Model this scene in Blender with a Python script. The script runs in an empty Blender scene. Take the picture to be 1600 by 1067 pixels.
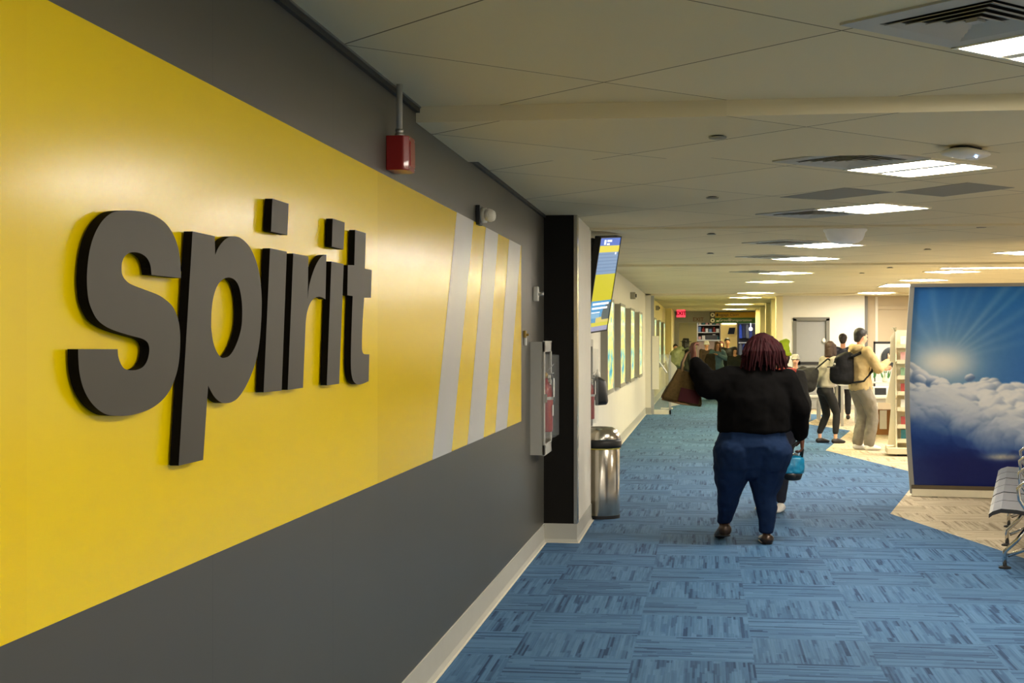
import bpy, bmesh, math, random
import numpy as np
from mathutils import Vector, Matrix
random.seed(7)
PI = math.pi
R = math.radians
SC = bpy.context.scene
COL = SC.collection
# ------------------------------------------------------------------ camera and surveying helpers
F = 2250.0; TH = math.atan(303/F); CS, SN = math.cos(TH), math.sin(TH); EYE = 1.6
def PL(px, d):                       # plan position of something seen in column px at depth d
    x = (px-800)/F*d
    return (x*CS-d*SN, x*SN+d*CS)
def PT(px, py, d):
    u, v = PL(px, d); return Vector((u, v, EYE+(533.5-py)*d/F))
def FLOOR(px, py):
    return PL(px, F*EYE/(py-533.5))
def WV(px, a):                       # v of a point on the plane u = -a
    d = F*a/(CS*(1103-px)); return (d-a*SN)/CS
def WP(px, py, a):
    d = F*a/(CS*(1103-px)); return ((d-a*SN)/CS, EYE+(533.5-py)*d/F)
cam = bpy.data.cameras.new('camera'); camo = bpy.data.objects.new('camera', cam); COL.objects.link(camo)
cam.sensor_width = 36; cam.lens = F/1600*36; cam.clip_end = 200; cam.clip_start = .05
camo.location = (0, 0, EYE); camo.rotation_euler = (PI/2, 0, TH)
SC.camera = camo
# ------------------------------------------------------------------ materials
def lin(c):
    return tuple(((x/255)/12.92 if x/255 <= .04045 else ((x/255+.055)/1.055)**2.4) for x in c[:3])+(1,)
def nmat(name):
    m = bpy.data.materials.new(name); m.use_nodes = True
    nt = m.node_tree; b = nt.nodes['Principled BSDF']
    return m, nt, b
def N(nt, t, **k):
    n = nt.nodes.new(t)
    for a, v in k.items():
        if a.startswith('i_'): n.inputs[int(a[2:])].default_value = v
        else: setattr(n, a, v)
    return n
def MA(nt, op, a, b=None, c=None):
    n = nt.nodes.new('ShaderNodeMath'); n.operation = op
    for i, x in enumerate((a, b, c)):
        if x is None: continue
        if isinstance(x, (int, float)): n.inputs[i].default_value = x
        else: nt.links.new(x, n.inputs[i])
    return n.outputs[0]
def MIX(nt, f, a, b):
    n = nt.nodes.new('ShaderNodeMix'); n.data_type = 'RGBA'
    for i, x in ((0, f), (6, a), (7, b)):
        if hasattr(x, 'is_output'): nt.links.new(x, n.inputs[i])
        else: n.inputs[i].default_value = x
    return n.outputs[2]
def mat(name, col, rough=.6, metal=0, var=.08, scale=12, bump=0, bscale=60, spec=None, stretch=None, coat=0):
    m, nt, b = nmat(name)
    c = lin(col); L = nt.links
    tc = N(nt, 'ShaderNodeTexCoord'); src = tc.outputs['Object']
    if stretch:
        mp = N(nt, 'ShaderNodeMapping'); mp.inputs['Scale'].default_value = stretch
        L.new(src, mp.inputs[0]); src = mp.outputs[0]
    no = N(nt, 'ShaderNodeTexNoise'); no.inputs['Scale'].default_value = scale; no.inputs['Detail'].default_value = 3
    L.new(src, no.inputs['Vector'])
    lo = tuple(x*(1-var) for x in c[:3])+(1,); hi = tuple(min(1, x*(1+var)) for x in c[:3])+(1,)
    L.new(MIX(nt, no.outputs[0], lo, hi), b.inputs['Base Color'])
    b.inputs['Roughness'].default_value = rough; b.inputs['Metallic'].default_value = metal
    if spec is not None: b.inputs['Specular IOR Level'].default_value = spec
    if coat: b.inputs['Coat Weight'].default_value = coat
    if bump:
        n2 = N(nt, 'ShaderNodeTexNoise'); n2.inputs['Scale'].default_value = bscale; n2.inputs['Detail'].default_value = 4
        L.new(src, n2.inputs['Vector'])
        bp = N(nt, 'ShaderNodeBump'); bp.inputs['Strength'].default_value = bump; bp.inputs['Distance'].default_value = .01
        L.new(n2.outputs[0], bp.inputs['Height']); L.new(bp.outputs[0], b.inputs['Normal'])
    return m
def emat(name, col, strength, base=None):
    m, nt, b = nmat(name)
    tc = N(nt, 'ShaderNodeTexCoord'); no = N(nt, 'ShaderNodeTexNoise'); no.inputs['Scale'].default_value = 3
    nt.links.new(tc.outputs['Object'], no.inputs[0])
    c = lin(col)
    nt.links.new(MIX(nt, no.outputs[0], tuple(x*.96 for x in c[:3])+(1,), c), b.inputs['Emission Color'])
    b.inputs['Base Color'].default_value = c
    b.inputs['Emission Strength'].default_value = strength
    return m
def glassmat(name, col=(235, 240, 238), rough=.05, alpha=.25):
    m, nt, b = nmat(name)
    no = N(nt, 'ShaderNodeTexNoise'); no.inputs['Scale'].default_value = 8
    L = nt.links
    L.new(MIX(nt, no.outputs[0], tuple(x*.95 for x in lin(col)[:3])+(1,), lin(col)), b.inputs['Base Color'])
    b.inputs['Roughness'].default_value = rough; b.inputs['Alpha'].default_value = alpha
    return m
# ------------------------------------------------------------------ objects
def wm(o):
    m = o.matrix_basis.copy(); p = o.parent
    while p: m = p.matrix_basis @ m; p = p.parent
    return m
def tag(o, label=None, cat=None, group=None, kind=None):
    if label: o['label'] = label
    if cat: o['category'] = cat
    if group: o['group'] = group
    if kind: o['kind'] = kind
    return o
def root(name, label, cat, loc=(0, 0, 0), rz=0, group=None):
    o = bpy.data.objects.new(name, None); COL.objects.link(o); o.empty_display_size = .1
    o.location = loc; o.rotation_euler = (0, 0, rz)
    return tag(o, label, cat, group)
def obj(name, bm, m, parent=None, world=False, smooth=False, label=None, bevel=0, recenter=False, norm=True):
    if norm and not isinstance(bm, bpy.types.Mesh): bmesh.ops.recalc_face_normals(bm, faces=bm.faces)
    if isinstance(bm, bpy.types.Mesh): me = bm
    else:
        me = bpy.data.meshes.new(name); bm.to_mesh(me); bm.free()
    o = bpy.data.objects.new(name, me); COL.objects.link(o)
    if parent:
        o.parent = parent
        if world: me.transform(wm(parent).inverted())
    elif recenter:
        co = [v.co for v in me.vertices]
        c = Vector(((min(v.x for v in co)+max(v.x for v in co))/2, (min(v.y for v in co)+max(v.y for v in co))/2, min(v.z for v in co)))
        me.transform(Matrix.Translation(-c)); o.location = c
    ms = m if isinstance(m, (list, tuple)) else [m]
    for x in ms: me.materials.append(x)
    if smooth:
        for p in me.polygons: p.use_smooth = True
    if bevel:
        bv = o.modifiers.new('bevel', 'BEVEL'); bv.width = bevel; bv.segments = 2; bv.limit_method = 'ANGLE'
    if label: o['label'] = label
    return o
def struct(name, bm, m, **k):
    o = obj(name, bm, m, **k); o['kind'] = 'structure'; return o
def dup(o, parent=None):
    c = o.copy(); COL.objects.link(c)
    if parent: c.parent = parent
    for ch in [x for x in bpy.data.objects if x.parent == o]: dup(ch, c)
    return c
def B(): return bmesh.new()
def box(bm, x0, x1, y0, y1, z0, z1, M=None, mi=0):
    vs = [bm.verts.new((x, y, z)) for x in (x0, x1) for y in (y0, y1) for z in (z0, z1)]
    for f in ((0, 1, 3, 2), (4, 6, 7, 5), (0, 4, 5, 1), (2, 3, 7, 6), (0, 2, 6, 4), (1, 5, 7, 3)):
        fa = bm.faces.new([vs[i] for i in f]); fa.material_index = mi
    if M is not None:
        for v in vs: v.co = M @ v.co
    return bm
def bx(*a, **k): return box(B(), *a, **k)
def prism(bm, pts, off, mi=0):
    off = Vector(off); pts = [Vector(p) for p in pts]
    a = [bm.verts.new(p) for p in pts]; b = [bm.verts.new(p+off) for p in pts]
    n = len(pts)
    fs = [bm.faces.new(a), bm.faces.new(b[::-1])]
    for i in range(n):
        fs.append(bm.faces.new((a[i], b[i], b[(i+1) % n], a[(i+1) % n])))
    for f in fs: f.material_index = mi
    return bm
def frame_axes(d):
    d = d.normalized(); u = Vector((0, 0, 1)) if abs(d.z) < .95 else Vector((1, 0, 0))
    a = d.cross(u).normalized(); return a, d.cross(a).normalized()
def tube(bm, pts, r, seg=10, cap=True):
    pts = [Vector(p) for p in pts]; n = len(pts); rs = r if isinstance(r, (list, tuple)) else [r]*n
    rings = []; a = None
    for i, p in enumerate(pts):
        d = (pts[min(i+1, n-1)]-pts[max(i-1, 0)]).normalized()
        if a is None: a, b = frame_axes(d)
        else:
            a = (a-d*a.dot(d)).normalized(); b = d.cross(a)
        rings.append([bm.verts.new(p+(a*math.cos(2*PI*k/seg)+b*math.sin(2*PI*k/seg))*rs[i]) for k in range(seg)])
    for i in range(n-1):
        for k in range(seg):
            bm.faces.new((rings[i][k], rings[i][(k+1) % seg], rings[i+1][(k+1) % seg], rings[i+1][k]))
    if cap:
        bm.faces.new(rings[0][::-1]); bm.faces.new(rings[-1])
    return bm
def lathe(bm, prof, c=(0, 0, 0), seg=32, sx=1, sy=1, M=None):
    rings = []; vs_all = []
    for r, z in prof:
        if r < 1e-5: ring = [bm.verts.new((c[0], c[1], c[2]+z))]
        else: ring = [bm.verts.new((c[0]+sx*r*math.cos(2*PI*k/seg), c[1]+sy*r*math.sin(2*PI*k/seg), c[2]+z)) for k in range(seg)]
        rings.append(ring); vs_all += ring
    for A, Bq in zip(rings, rings[1:]):
        for k in range(seg):
            k2 = (k+1) % seg
            q = [A[k % len(A)], A[k2 % len(A)], Bq[k2 % len(Bq)], Bq[k % len(Bq)]]
            u = []
            for v in q:
                if v not in u: u.append(v)
            if len(u) > 2: bm.faces.new(u)
    for rg, s in ((rings[0], -1), (rings[-1], 1)):
        if len(rg) > 2: bm.faces.new(rg if s > 0 else rg[::-1])
    if M is not None:
        for v in vs_all: v.co = M @ v.co
    return bm
_g = (1+5**.5)/2
SPH = []
for _i in range(70):
    _z = 1-2*(_i+.5)/70; _r = math.sqrt(1-_z*_z); _t = 2*PI*_i/_g
    SPH.append(Vector((_r*math.cos(_t), _r*math.sin(_t), _z)))
def t3(r): return (r, r, r) if isinstance(r, (int, float)) else r
def hull(bm, items, M=None):
    """convex hull of ellipsoids [(centre, radius), ...]"""
    vs = []
    for p, r in items:
        r = t3(r); p = Vector(p)
        for s in SPH:
            q = p+Vector((s.x*r[0], s.y*r[1], s.z*r[2]))
            vs.append(bm.verts.new(M @ q if M is not None else q))
    res = bmesh.ops.convex_hull(bm, input=vs, use_existing_faces=False)
    kill = {e for k in ('geom_interior', 'geom_unused') for e in res[k] if isinstance(e, bmesh.types.BMVert)}
    kill = [v for v in kill if v.is_valid and not v.link_faces]
    bmesh.ops.delete(bm, geom=kill, context='VERTS')
    return bm
def chain(bm, items, M=None):
    for a, b in zip(items, items[1:]): hull(bm, [a, b], M)
    return bm
def remesh(bm, vox=.012, smooth=6, wr=0, wsize=.12, disp_mid=.5):
    me = bpy.data.meshes.new('t'); bm.to_mesh(me); bm.free()
    o = bpy.data.objects.new('t', me); COL.objects.link(o)
    md = o.modifiers.new('r', 'REMESH'); md.mode = 'VOXEL'; md.voxel_size = vox; md.use_smooth_shade = True
    if smooth:
        s = o.modifiers.new('s', 'SMOOTH'); s.iterations = smooth; s.factor = .5
    if wr:
        tx = bpy.data.textures.new('folds', 'CLOUDS'); tx.noise_scale = wsize; tx.noise_depth = 2
        dm = o.modifiers.new('d', 'DISPLACE'); dm.texture = tx; dm.strength = wr; dm.mid_level = disp_mid
    dg = bpy.context.evaluated_depsgraph_get()
    out = bpy.data.meshes.new_from_object(o.evaluated_get(dg))
    bpy.data.objects.remove(o); bpy.data.meshes.remove(me)
    for p in out.polygons: p.use_smooth = True
    return out
def textmesh(s, size, depth=.004, bold=.0, spacing=1.0):
    cu = bpy.data.curves.new('t', 'FONT'); cu.body = s; cu.size = size; cu.extrude = depth/2; cu.offset = bold
    cu.align_x = 'CENTER'; cu.align_y = 'CENTER'; cu.space_character = spacing
    o = bpy.data.objects.new('t', cu); COL.objects.link(o)
    dg = bpy.context.evaluated_depsgraph_get()
    me = bpy.data.meshes.new_from_object(o.evaluated_get(dg))
    bpy.data.objects.remove(o); return me
FACE = Matrix(((1, 0, 0, 0), (0, 0, -1, 0), (0, 1, 0, 0), (0, 0, 0, 1)))     # text plane XY -> facing -Y
def smooth_pts(pts, n=8):
    """pts: list of (x,y,corner?) closed; curved between non-corner points by Catmull-Rom"""
    P = [(Vector((p[0], p[1])), len(p) > 2) for p in pts]; L = len(P); out = []
    for i in range(L):
        p1, c1 = P[i]; p2, c2 = P[(i+1) % L]; p0 = P[i-1][0]; p3 = P[(i+2) % L][0]
        if c1: p0 = p1-(p2-p1)*.3 if not c2 else p1
        if c2: p3 = p2+(p2-p1)*.3 if not c1 else p2
        if c1 and c2: out.append(p1); continue
        for k in range(n):
            t = k/n
            out.append(.5*((2*p1)+(-p0+p2)*t+(2*p0-5*p1+4*p2-p3)*t*t+(-p0+3*p1-3*p2+p3)*t**3))
    return out
# ================================================================== materials of the place
M = {}
M['darkwall'] = mat('dark_grey_vinyl', (72, 69, 60), rough=.42, var=.05, scale=2, bump=.03, bscale=300, spec=.35)
M['black'] = mat('black_plastic', (22, 21, 20), rough=.45, var=.1)
M['letter'] = mat('charcoal_painted_foam', (68, 62, 50), rough=.5, var=.05, scale=20, spec=.35)
M['lside'] = mat('black_letter_edge', (10, 8, 7), rough=.8, var=.1, spec=.1)
M['white'] = mat('white_painted_block', (226, 221, 206), rough=.6, var=.05, scale=5, bump=.08, bscale=30)
M['whitewall'] = mat('ribbed_white_wall', (218, 213, 198), rough=.55, var=.07, scale=14, stretch=(1, 1, .05), bump=.1, bscale=14)
M['cream'] = mat('cream_paint', (232, 220, 172), rough=.5, var=.03)
M['tan'] = mat('tan_shutter', (196, 180, 150), rough=.6, var=.05, scale=3)
M['base'] = mat('grey_rubber_base', (178, 176, 164), rough=.5, var=.05, scale=9)
M['baseedge'] = mat('cream_caulk', (222, 216, 196), rough=.6)
M['steel'] = mat('brushed_steel', (190, 184, 172), rough=.22, metal=1, var=.12, scale=30, stretch=(1, 1, .03))
M['alu'] = mat('aluminium', (180, 180, 176), rough=.35, metal=.9, var=.05)
M['chrome'] = mat('chrome', (215, 215, 212), rough=.14, metal=1, var=.03)
M['red'] = mat('fire_red_enamel', (150, 14, 12), rough=.3, var=.1, scale=6, coat=.3)
M['offwhite'] = mat('offwhite_plastic', (224, 220, 206), rough=.4, var=.03)
M['greymetal'] = mat('grey_enamel_metal', (172, 170, 160), rough=.4, var=.04)
M['ceil'] = None
M['vent'] = mat('white_enamel_vent', (176, 174, 160), rough=.4, var=.03)
M['dark'] = mat('dark_void', (10, 10, 9), rough=.8, var=.2)
M['clear'] = glassmat('clear_acrylic', alpha=.13)
M['glass'] = glassmat('glass_pane', (215, 225, 220), alpha=.18)
M['frost'] = glassmat('frosted_glass', (228, 226, 214), rough=.5, alpha=.75)
M['doorgrey'] = mat('grey_door_paint', (150, 150, 146), rough=.45, var=.03)
M['doorframe'] = mat('dark_grey_door_frame', (112, 110, 100), rough=.45, var=.03)
M['tag'] = mat('paper_tag', (230, 228, 220), rough=.7)
M['brass'] = mat('brass_plate', (170, 140, 70), rough=.35, metal=.7)
M['boxgrey'] = mat('dull_grey_metal', (110, 108, 98), rough=.6)
M['ceilgrey'] = mat('greyer_ceiling_panel', (150, 146, 130), rough=.8, var=.03)

def carpet(name, dark, light, seedv):
    m, nt, b = nmat(name); L = nt.links
    g = N(nt, 'ShaderNodeNewGeometry'); sp = N(nt, 'ShaderNodeSeparateXYZ'); L.new(g.outputs['Position'], sp.inputs[0])
    x = MA(nt, 'DIVIDE', MA(nt, 'ADD', sp.outputs[0], 20*.61+.98), .61); y = MA(nt, 'DIVIDE', MA(nt, 'ADD', sp.outputs[1], 101*.595-8.464), .595)
    cx = MA(nt, 'FLOOR', x); cy = MA(nt, 'FLOOR', y)
    par = MA(nt, 'MODULO', MA(nt, 'ADD', cx, cy), 2)
    # stripe coordinate across, and along
    def sel(a, c):  # par ? a : c
        return MA(nt, 'ADD', MA(nt, 'MULTIPLY', par, a), MA(nt, 'MULTIPLY', MA(nt, 'SUBTRACT', 1, par), c))
    ac = sel(x, y); al = sel(y, x)
    def dashes(ncol, nseg, seed):      # yarn dashes: random tone per column and segment, broken at random places
        q = MA(nt, 'FLOOR', MA(nt, 'MULTIPLY', ac, ncol))
        w1 = N(nt, 'ShaderNodeTexWhiteNoise', noise_dimensions='2D'); c1 = N(nt, 'ShaderNodeCombineXYZ'); L.new(q, c1.inputs[0]); c1.inputs[1].default_value = seed; L.new(c1.outputs[0], w1.inputs['Vector'])
        sg = MA(nt, 'FLOOR', MA(nt, 'ADD', MA(nt, 'MULTIPLY', al, nseg), MA(nt, 'MULTIPLY', w1.outputs[0], 9)))
        w2 = N(nt, 'ShaderNodeTexWhiteNoise', noise_dimensions='3D'); c2 = N(nt, 'ShaderNodeCombineXYZ'); L.new(q, c2.inputs[0]); L.new(sg, c2.inputs[1])
        L.new(MA(nt, 'ADD', MA(nt, 'MULTIPLY', cx, 3.7), MA(nt, 'ADD', MA(nt, 'MULTIPLY', cy, 7.3), seed)), c2.inputs[2]); L.new(c2.outputs[0], w2.inputs['Vector'])
        return w2.outputs[0]
    dsh = MA(nt, 'ADD', MA(nt, 'MULTIPLY', dashes(21, 1.3, 1), .55), MA(nt, 'MULTIPLY', dashes(52, 2.1, 2), .45))
    class _O: outputs = [dsh]
    n1 = _O
    cv2 = N(nt, 'ShaderNodeCombineXYZ'); L.new(MA(nt, 'MULTIPLY', ac, 75), cv2.inputs[0]); L.new(MA(nt, 'MULTIPLY', al, 1.6), cv2.inputs[1])
    n2 = N(nt, 'ShaderNodeTexNoise'); n2.inputs['Scale'].default_value = 1; n2.inputs['Detail'].default_value = 2; L.new(cv2.outputs[0], n2.inputs['Vector'])
    n3 = N(nt, 'ShaderNodeTexNoise'); n3.inputs['Scale'].default_value = .5; L.new(g.outputs['Position'], n3.inputs['Vector'])
    wn = N(nt, 'ShaderNodeTexWhiteNoise', noise_dimensions='2D'); cc = N(nt, 'ShaderNodeCombineXYZ'); L.new(cx, cc.inputs[0]); L.new(cy, cc.inputs[1]); L.new(cc.outputs[0], wn.inputs['Vector'])
    r = N(nt, 'ShaderNodeValToRGB'); L.new(n1.outputs[0], r.inputs[0])
    r.color_ramp.elements[0].position = .1; r.color_ramp.elements[0].color = lin(dark)
    r.color_ramp.elements[1].position = .38; r.color_ramp.elements[1].color = lin([(a*.3+c*.7) for a, c in zip(dark, light)])
    e = r.color_ramp.elements.new(.78); e.color = lin(light)
    f = MA(nt, 'ADD', MA(nt, 'MULTIPLY', n2.outputs[0], .5), MA(nt, 'ADD', MA(nt, 'MULTIPLY', wn.outputs[0], .16), MA(nt, 'ADD', MA(nt, 'MULTIPLY', n3.outputs[0], .2), .58)))
    vm = N(nt, 'ShaderNodeVectorMath', operation='SCALE'); L.new(r.outputs[0], vm.inputs[0]); L.new(f, vm.inputs['Scale'])
    L.new(vm.outputs[0], b.inputs['Base Color'])
    b.inputs['Roughness'].default_value = .85; b.inputs['Specular IOR Level'].default_value = .25
    bp = N(nt, 'ShaderNodeBump'); bp.inputs['Strength'].default_value = .35; bp.inputs['Distance'].default_value = .004
    L.new(MA(nt, 'ADD', n1.outputs[0], n2.outputs[0]), bp.inputs['Height']); L.new(bp.outputs[0], b.inputs['Normal'])
    return m
M['blue'] = carpet('blue_carpet_tiles', (20, 56, 92), (72, 110, 146), 1)
M['beige'] = carpet('beige_carpet_tiles', (146, 130, 104), (198, 184, 156), 2)

def ceiling_mat():
    m, nt, b = nmat('ceiling_panels'); L = nt.links
    g = N(nt, 'ShaderNodeNewGeometry'); sp = N(nt, 'ShaderNodeSeparateXYZ'); L.new(g.outputs['Position'], sp.inputs[0])
    T = 1.215
    X = MA(nt, 'SUBTRACT', sp.outputs[0], .452); Y = MA(nt, 'SUBTRACT', sp.outputs[1], 4.945)
    a = MA(nt, 'DIVIDE', MA(nt, 'ADD', X, Y), T*math.sqrt(2)); c = MA(nt, 'DIVIDE', MA(nt, 'SUBTRACT', Y, X), T*math.sqrt(2))
    def line(t, w):
        fr = MA(nt, 'FRACT', MA(nt, 'ADD', t, 50)); dd = MA(nt, 'MINIMUM', fr, MA(nt, 'SUBTRACT', 1, fr))
        return MA(nt, 'LESS_THAN', dd, w)
    sn = N(nt, 'ShaderNodeSeparateXYZ'); L.new(g.outputs['Normal'], sn.inputs[0])
    ln = MA(nt, 'MULTIPLY', MA(nt, 'MAXIMUM', line(a, .0035), line(c, .0028)), MA(nt, 'LESS_THAN', sn.outputs[2], -.5))
    cx = MA(nt, 'FLOOR', a); cy = MA(nt, 'FLOOR', c)
    wn = N(nt, 'ShaderNodeTexWhiteNoise', noise_dimensions='2D'); cc = N(nt, 'ShaderNodeCombineXYZ'); L.new(cx, cc.inputs[0]); L.new(cy, cc.inputs[1]); L.new(cc.outputs[0], wn.inputs['Vector'])
    base = MIX(nt, MA(nt, 'MULTIPLY', wn.outputs[0], 1), lin((220, 209, 174)), lin((227, 216, 182)))
    no = N(nt, 'ShaderNodeTexNoise'); no.inputs['Scale'].default_value = 180; L.new(g.outputs['Position'], no.inputs['Vector'])
    L.new(MIX(nt, MA(nt, 'MULTIPLY', ln, .85), base, lin((70, 62, 40))), b.inputs['Base Color'])
    b.inputs['Roughness'].default_value = .9; b.inputs['Specular IOR Level'].default_value = .15
    bp = N(nt, 'ShaderNodeBump'); bp.inputs['Strength'].default_value = .15; bp.inputs['Distance'].default_value = .002
    L.new(no.outputs[0], bp.inputs['Height']); L.new(bp.outputs[0], b.inputs['Normal'])
    return m
M['ceil'] = ceiling_mat()
# ================================================================== floor: blue carpet with a sawtooth edge against beige carpet
zig = [FLOOR(1264, 640), FLOOR(1252, 646), FLOOR(1290, 648), FLOOR(1258, 662), FLOOR(1329, 672.5), FLOOR(1290, 703.5),
       FLOOR(1440, 741), FLOOR(1391, 802.5), FLOOR(1600, 872)]
a, c_ = Vector(zig[-2]), Vector(zig[-1]); zig[-1] = tuple(a+(c_-a)*1.45)
zend = Vector(zig[-1]); zig.append((zend.x-.9, zend.y-1.9)); zig.append((zig[-1][0]+2.0, zig[-1][1]-3.2))
zig = [(zig[0][0], 52.0)] + zig
bmf = B()
zv = [bmf.verts.new((x, y, 0)) for x, y in zig]
L0 = [bmf.verts.new(p) for p in ((zig[-1][0], -7, 0), (-1.6, -7, 0), (-1.6, 72, 0), (zig[0][0], 72, 0))]
f = bmf.faces.new(zv+L0); f.material_index = 0
R0 = [bmf.verts.new(p) for p in ((12, 72, 0), (12, -7, 0))]
f2 = bmf.faces.new([L0[0]]+zv[::-1]+[L0[3]]+R0); f2.material_index = 1
fl = struct('floor', bmf, [M['blue'], M['beige']])
bmesh_fix = None
# slab body below
struct('floor', bx(-1.7, 12.1, -7.1, 72, -.12, -.004), M['beige'])
# ================================================================== ceiling
CP = [(-7, 2.645), (6.30, 2.645), (6.30, 2.575), (7.72, 2.575), (7.72, 2.605), (12.72, 2.605), (12.72, 2.588), (12.86, 2.588), (12.86, 2.612),
      (19.0, 2.612), (19.0, 2.585), (19.9, 2.585), (19.9, 2.645), (31.7, 2.645), (31.7, 2.615), (32.2, 2.615), (32.2, 2.68), (72, 2.68)]
def zc(v):
    z = CP[0][1]
    for (v0, z0), (v1, z1) in zip(CP, CP[1:]):
        if v0 <= v <= v1: return z0 if z0 == z1 else max(z0, z1)
    return z
bm = B(); prism(bm, [(-1.8, v, z) for v, z in CP]+[(-1.8, 72, 2.9), (-1.8, -7, 2.9)], (14, 0, 0))
struct('ceiling', bm, M['ceil'])
# ================================================================== left wall
def slab(u0, u1, v0, v1, z0=0, z1=2.72): return bx(u0, u1, v0, v1, z0, z1)
VC = WV(849.7, 1.28)                    # where the dark wall meets the pilaster return
VE = 12.86                              # far corner of the white pilaster
m, nt, b = nmat('dark_grey_vinyl_panels'); L = nt.links
g = N(nt, 'ShaderNodeNewGeometry'); sp = N(nt, 'ShaderNodeSeparateXYZ'); L.new(g.outputs['Position'], sp.inputs[0])
v332 = WV(332, 1.28); dv = WV(520, 1.28)-v332
fr = MA(nt, 'FRACT', MA(nt, 'ADD', MA(nt, 'DIVIDE', MA(nt, 'SUBTRACT', sp.outputs[1], v332), dv), 40.001))
ln = MA(nt, 'LESS_THAN', fr, .0022)
no = N(nt, 'ShaderNodeTexNoise'); no.inputs['Scale'].default_value = 1.3; L.new(g.outputs['Position'], no.inputs['Vector'])
base = MIX(nt, no.outputs[0], lin((72, 70, 62)), lin((80, 78, 70)))
L.new(MIX(nt, MA(nt, 'MULTIPLY', ln, .7), base, lin((30, 28, 25))), b.inputs['Base Color'])
b.inputs['Roughness'].default_value = .38; b.inputs['Specular IOR Level'].default_value = .5
M['dw'] = m
struct('wall_left', slab(-1.6, -1.28, -7, VC), M['dw'])
struct('wall_left', slab(-1.6, -1.025, VC, VC+.02), mat('black_brown_paint', (20, 17, 12), rough=.7, spec=.2))
struct('wall_left', slab(-1.6, -1.02, VC+.02, VE), M['white'])                   # white pilaster
struct('trim_1', bx(-1.04, -1.012, VC-.006, VC+.12, .152, 2.61), M['steel'])     # metal corner guard
struct('wall_left', slab(-1.6, -1.32, VE, 31.7), M['whitewall'])
struct('wall_left', slab(-1.6, -1.20, 31.7, 32.0), M['white'])
struct('wall_left', slab(-1.6, -1.32, 32.0, 47.5), M['cream'])
struct('wall_left', slab(-1.6, -1.12, 47.5, 52), M['cream'])
# black shadow gap and thin light trim where the dark wall meets the ceiling
struct('trim_2', bx(-1.28, -1.262, -7, 6.30, 2.618, 2.645), M['black'])
struct('trim_3', bx(-1.262, -1.257, -7, 6.30, 2.638, 2.645), M['boxgrey'])
struct('trim_4', bx(-1.28, -1.262, 7.72, VC, 2.582, 2.605), M['black'])
# baseboards (cove base) with a pale caulk line
def baseb(pts, name):
    bm = B()
    pts = [Vector((p[0], p[1], 0)) for p in pts]
    prof = [(0, 0), (.016, 0), (.013, .01), (.006, .03), (.006, .15), (0, .152)]
    offs = []
    for i, p in enumerate(pts):
        ds = []
        if i: ds.append((p-pts[i-1]).normalized())
        if i < len(pts)-1: ds.append((pts[i+1]-p).normalized())
        ns = [Vector((d.y, -d.x, 0)) for d in ds]
        n = sum(ns, Vector())/len(ns); n = n/n.length_squared
        offs.append(n)
    rings = [[bm.verts.new(p+n*o+Vector((0, 0, z))) for o, z in prof] for p, n in zip(pts, offs)]
    for r1, r2 in zip(rings, rings[1:]):
        for k in range(len(prof)-1): bm.faces.new((r1[k], r2[k], r2[k+1], r1[k+1]))
    struct(name, bm, M['base'])
    bm = B()
    for p0, p1, n0, n1 in zip(pts, pts[1:], offs, offs[1:]):
        q = [p0+n0*.012, p1+n1*.012, p1+n1*.026, p0+n0*.026]
        prism(bm, [v+Vector((0, 0, .0015)) for v in q], (0, 0, .0035))
    struct(name, bm, M['baseedge'])
baseb([(-1.28, -7), (-1.28, VC), (-1.02, VC), (-1.02, VE), (-1.32, VE), (-1.32, 31.7), (-1.20, 31.7), (-1.20, 32.0), (-1.32, 32), (-1.32, 47.5), (-1.12, 47.5), (-1.12, 52)], 'baseboard_left')
# ================================================================== other walls
struct('wall_back', bx(-1.7, 1.0, -7.2, -7, 0, 2.72), M['white'])
UR = 1.80
DU0 = PL(1240, 34.3)[0]; DU1 = PL(1292, 34.3)[0]; DZ = 2.14
UW = PL(1351, 33.8)[0]
VW = 34.6
bm = B(); box(bm, UR, DU0, VW, VW+.3, 0, 2.72); box(bm, DU1, UW, VW, VW+.3, 0, 2.72); box(bm, DU0, DU1, VW, VW+.3, DZ, 2.72)
struct('wall_far', bm, M['white'])
struct('wall_far', bx(UW, 12.1, VW+.35, VW+.5, 0, 2.72), M['tan'])
struct('trim_5', bx(UW, UW+.09, VW+.18, VW+.36, 0, 2.66), M['doorframe'])
struct('trim_6', bx(UW+.28, UW+.34, VW+.31, VW+.35, 0, 2.66), M['white'])
struct('trim_7', bx(UW+.34, 12, VW+.31, VW+.35, 2.36, 2.44), M['tan'])
struct('baseboard_far', bx(UR, DU0-.05, VW-.01, VW, 0, .12), M['base'])
struct('baseboard_far', bx(DU1+.05, UW, VW-.01, VW, 0, .12), M['base'])
# grey exit door
d = struct('door_1', bx(DU0+.05, DU1-.05, VW+.04, VW+.09, .01, DZ-.05), M['doorgrey'], bevel=.004)
fb = B(); box(fb, DU0-.03, DU0+.05, VW-.03, VW+.1, 0, DZ); box(fb, DU1-.05, DU1+.03, VW-.03, VW+.1, 0, DZ); box(fb, DU0-.03, DU1+.03, VW-.03, VW+.1, DZ-.05, DZ+.03)
obj('door_frame', fb, M['doorframe'], parent=d, world=True)
hb = B(); box(hb, DU0+.07, DU1-.07, VW-.01, VW+.03, 1.06, 1.12); box(hb, DU0+.07, DU0+.14, VW-.01, VW+.045, 1.04, 1.14); box(hb, DU1-.14, DU1-.07, VW-.01, VW+.045, 1.04, 1.14)
obj('push_bar', hb, M['black'], parent=d, world=True, label='black push bar')
hb = B(); hull(hb, [((DU1-.10, VW, 1.62), (.05, .03, .05))]); box(hb, DU1-.12, DU1-.08, VW+.0, VW+.045, 1.56, 1.68)
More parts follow.
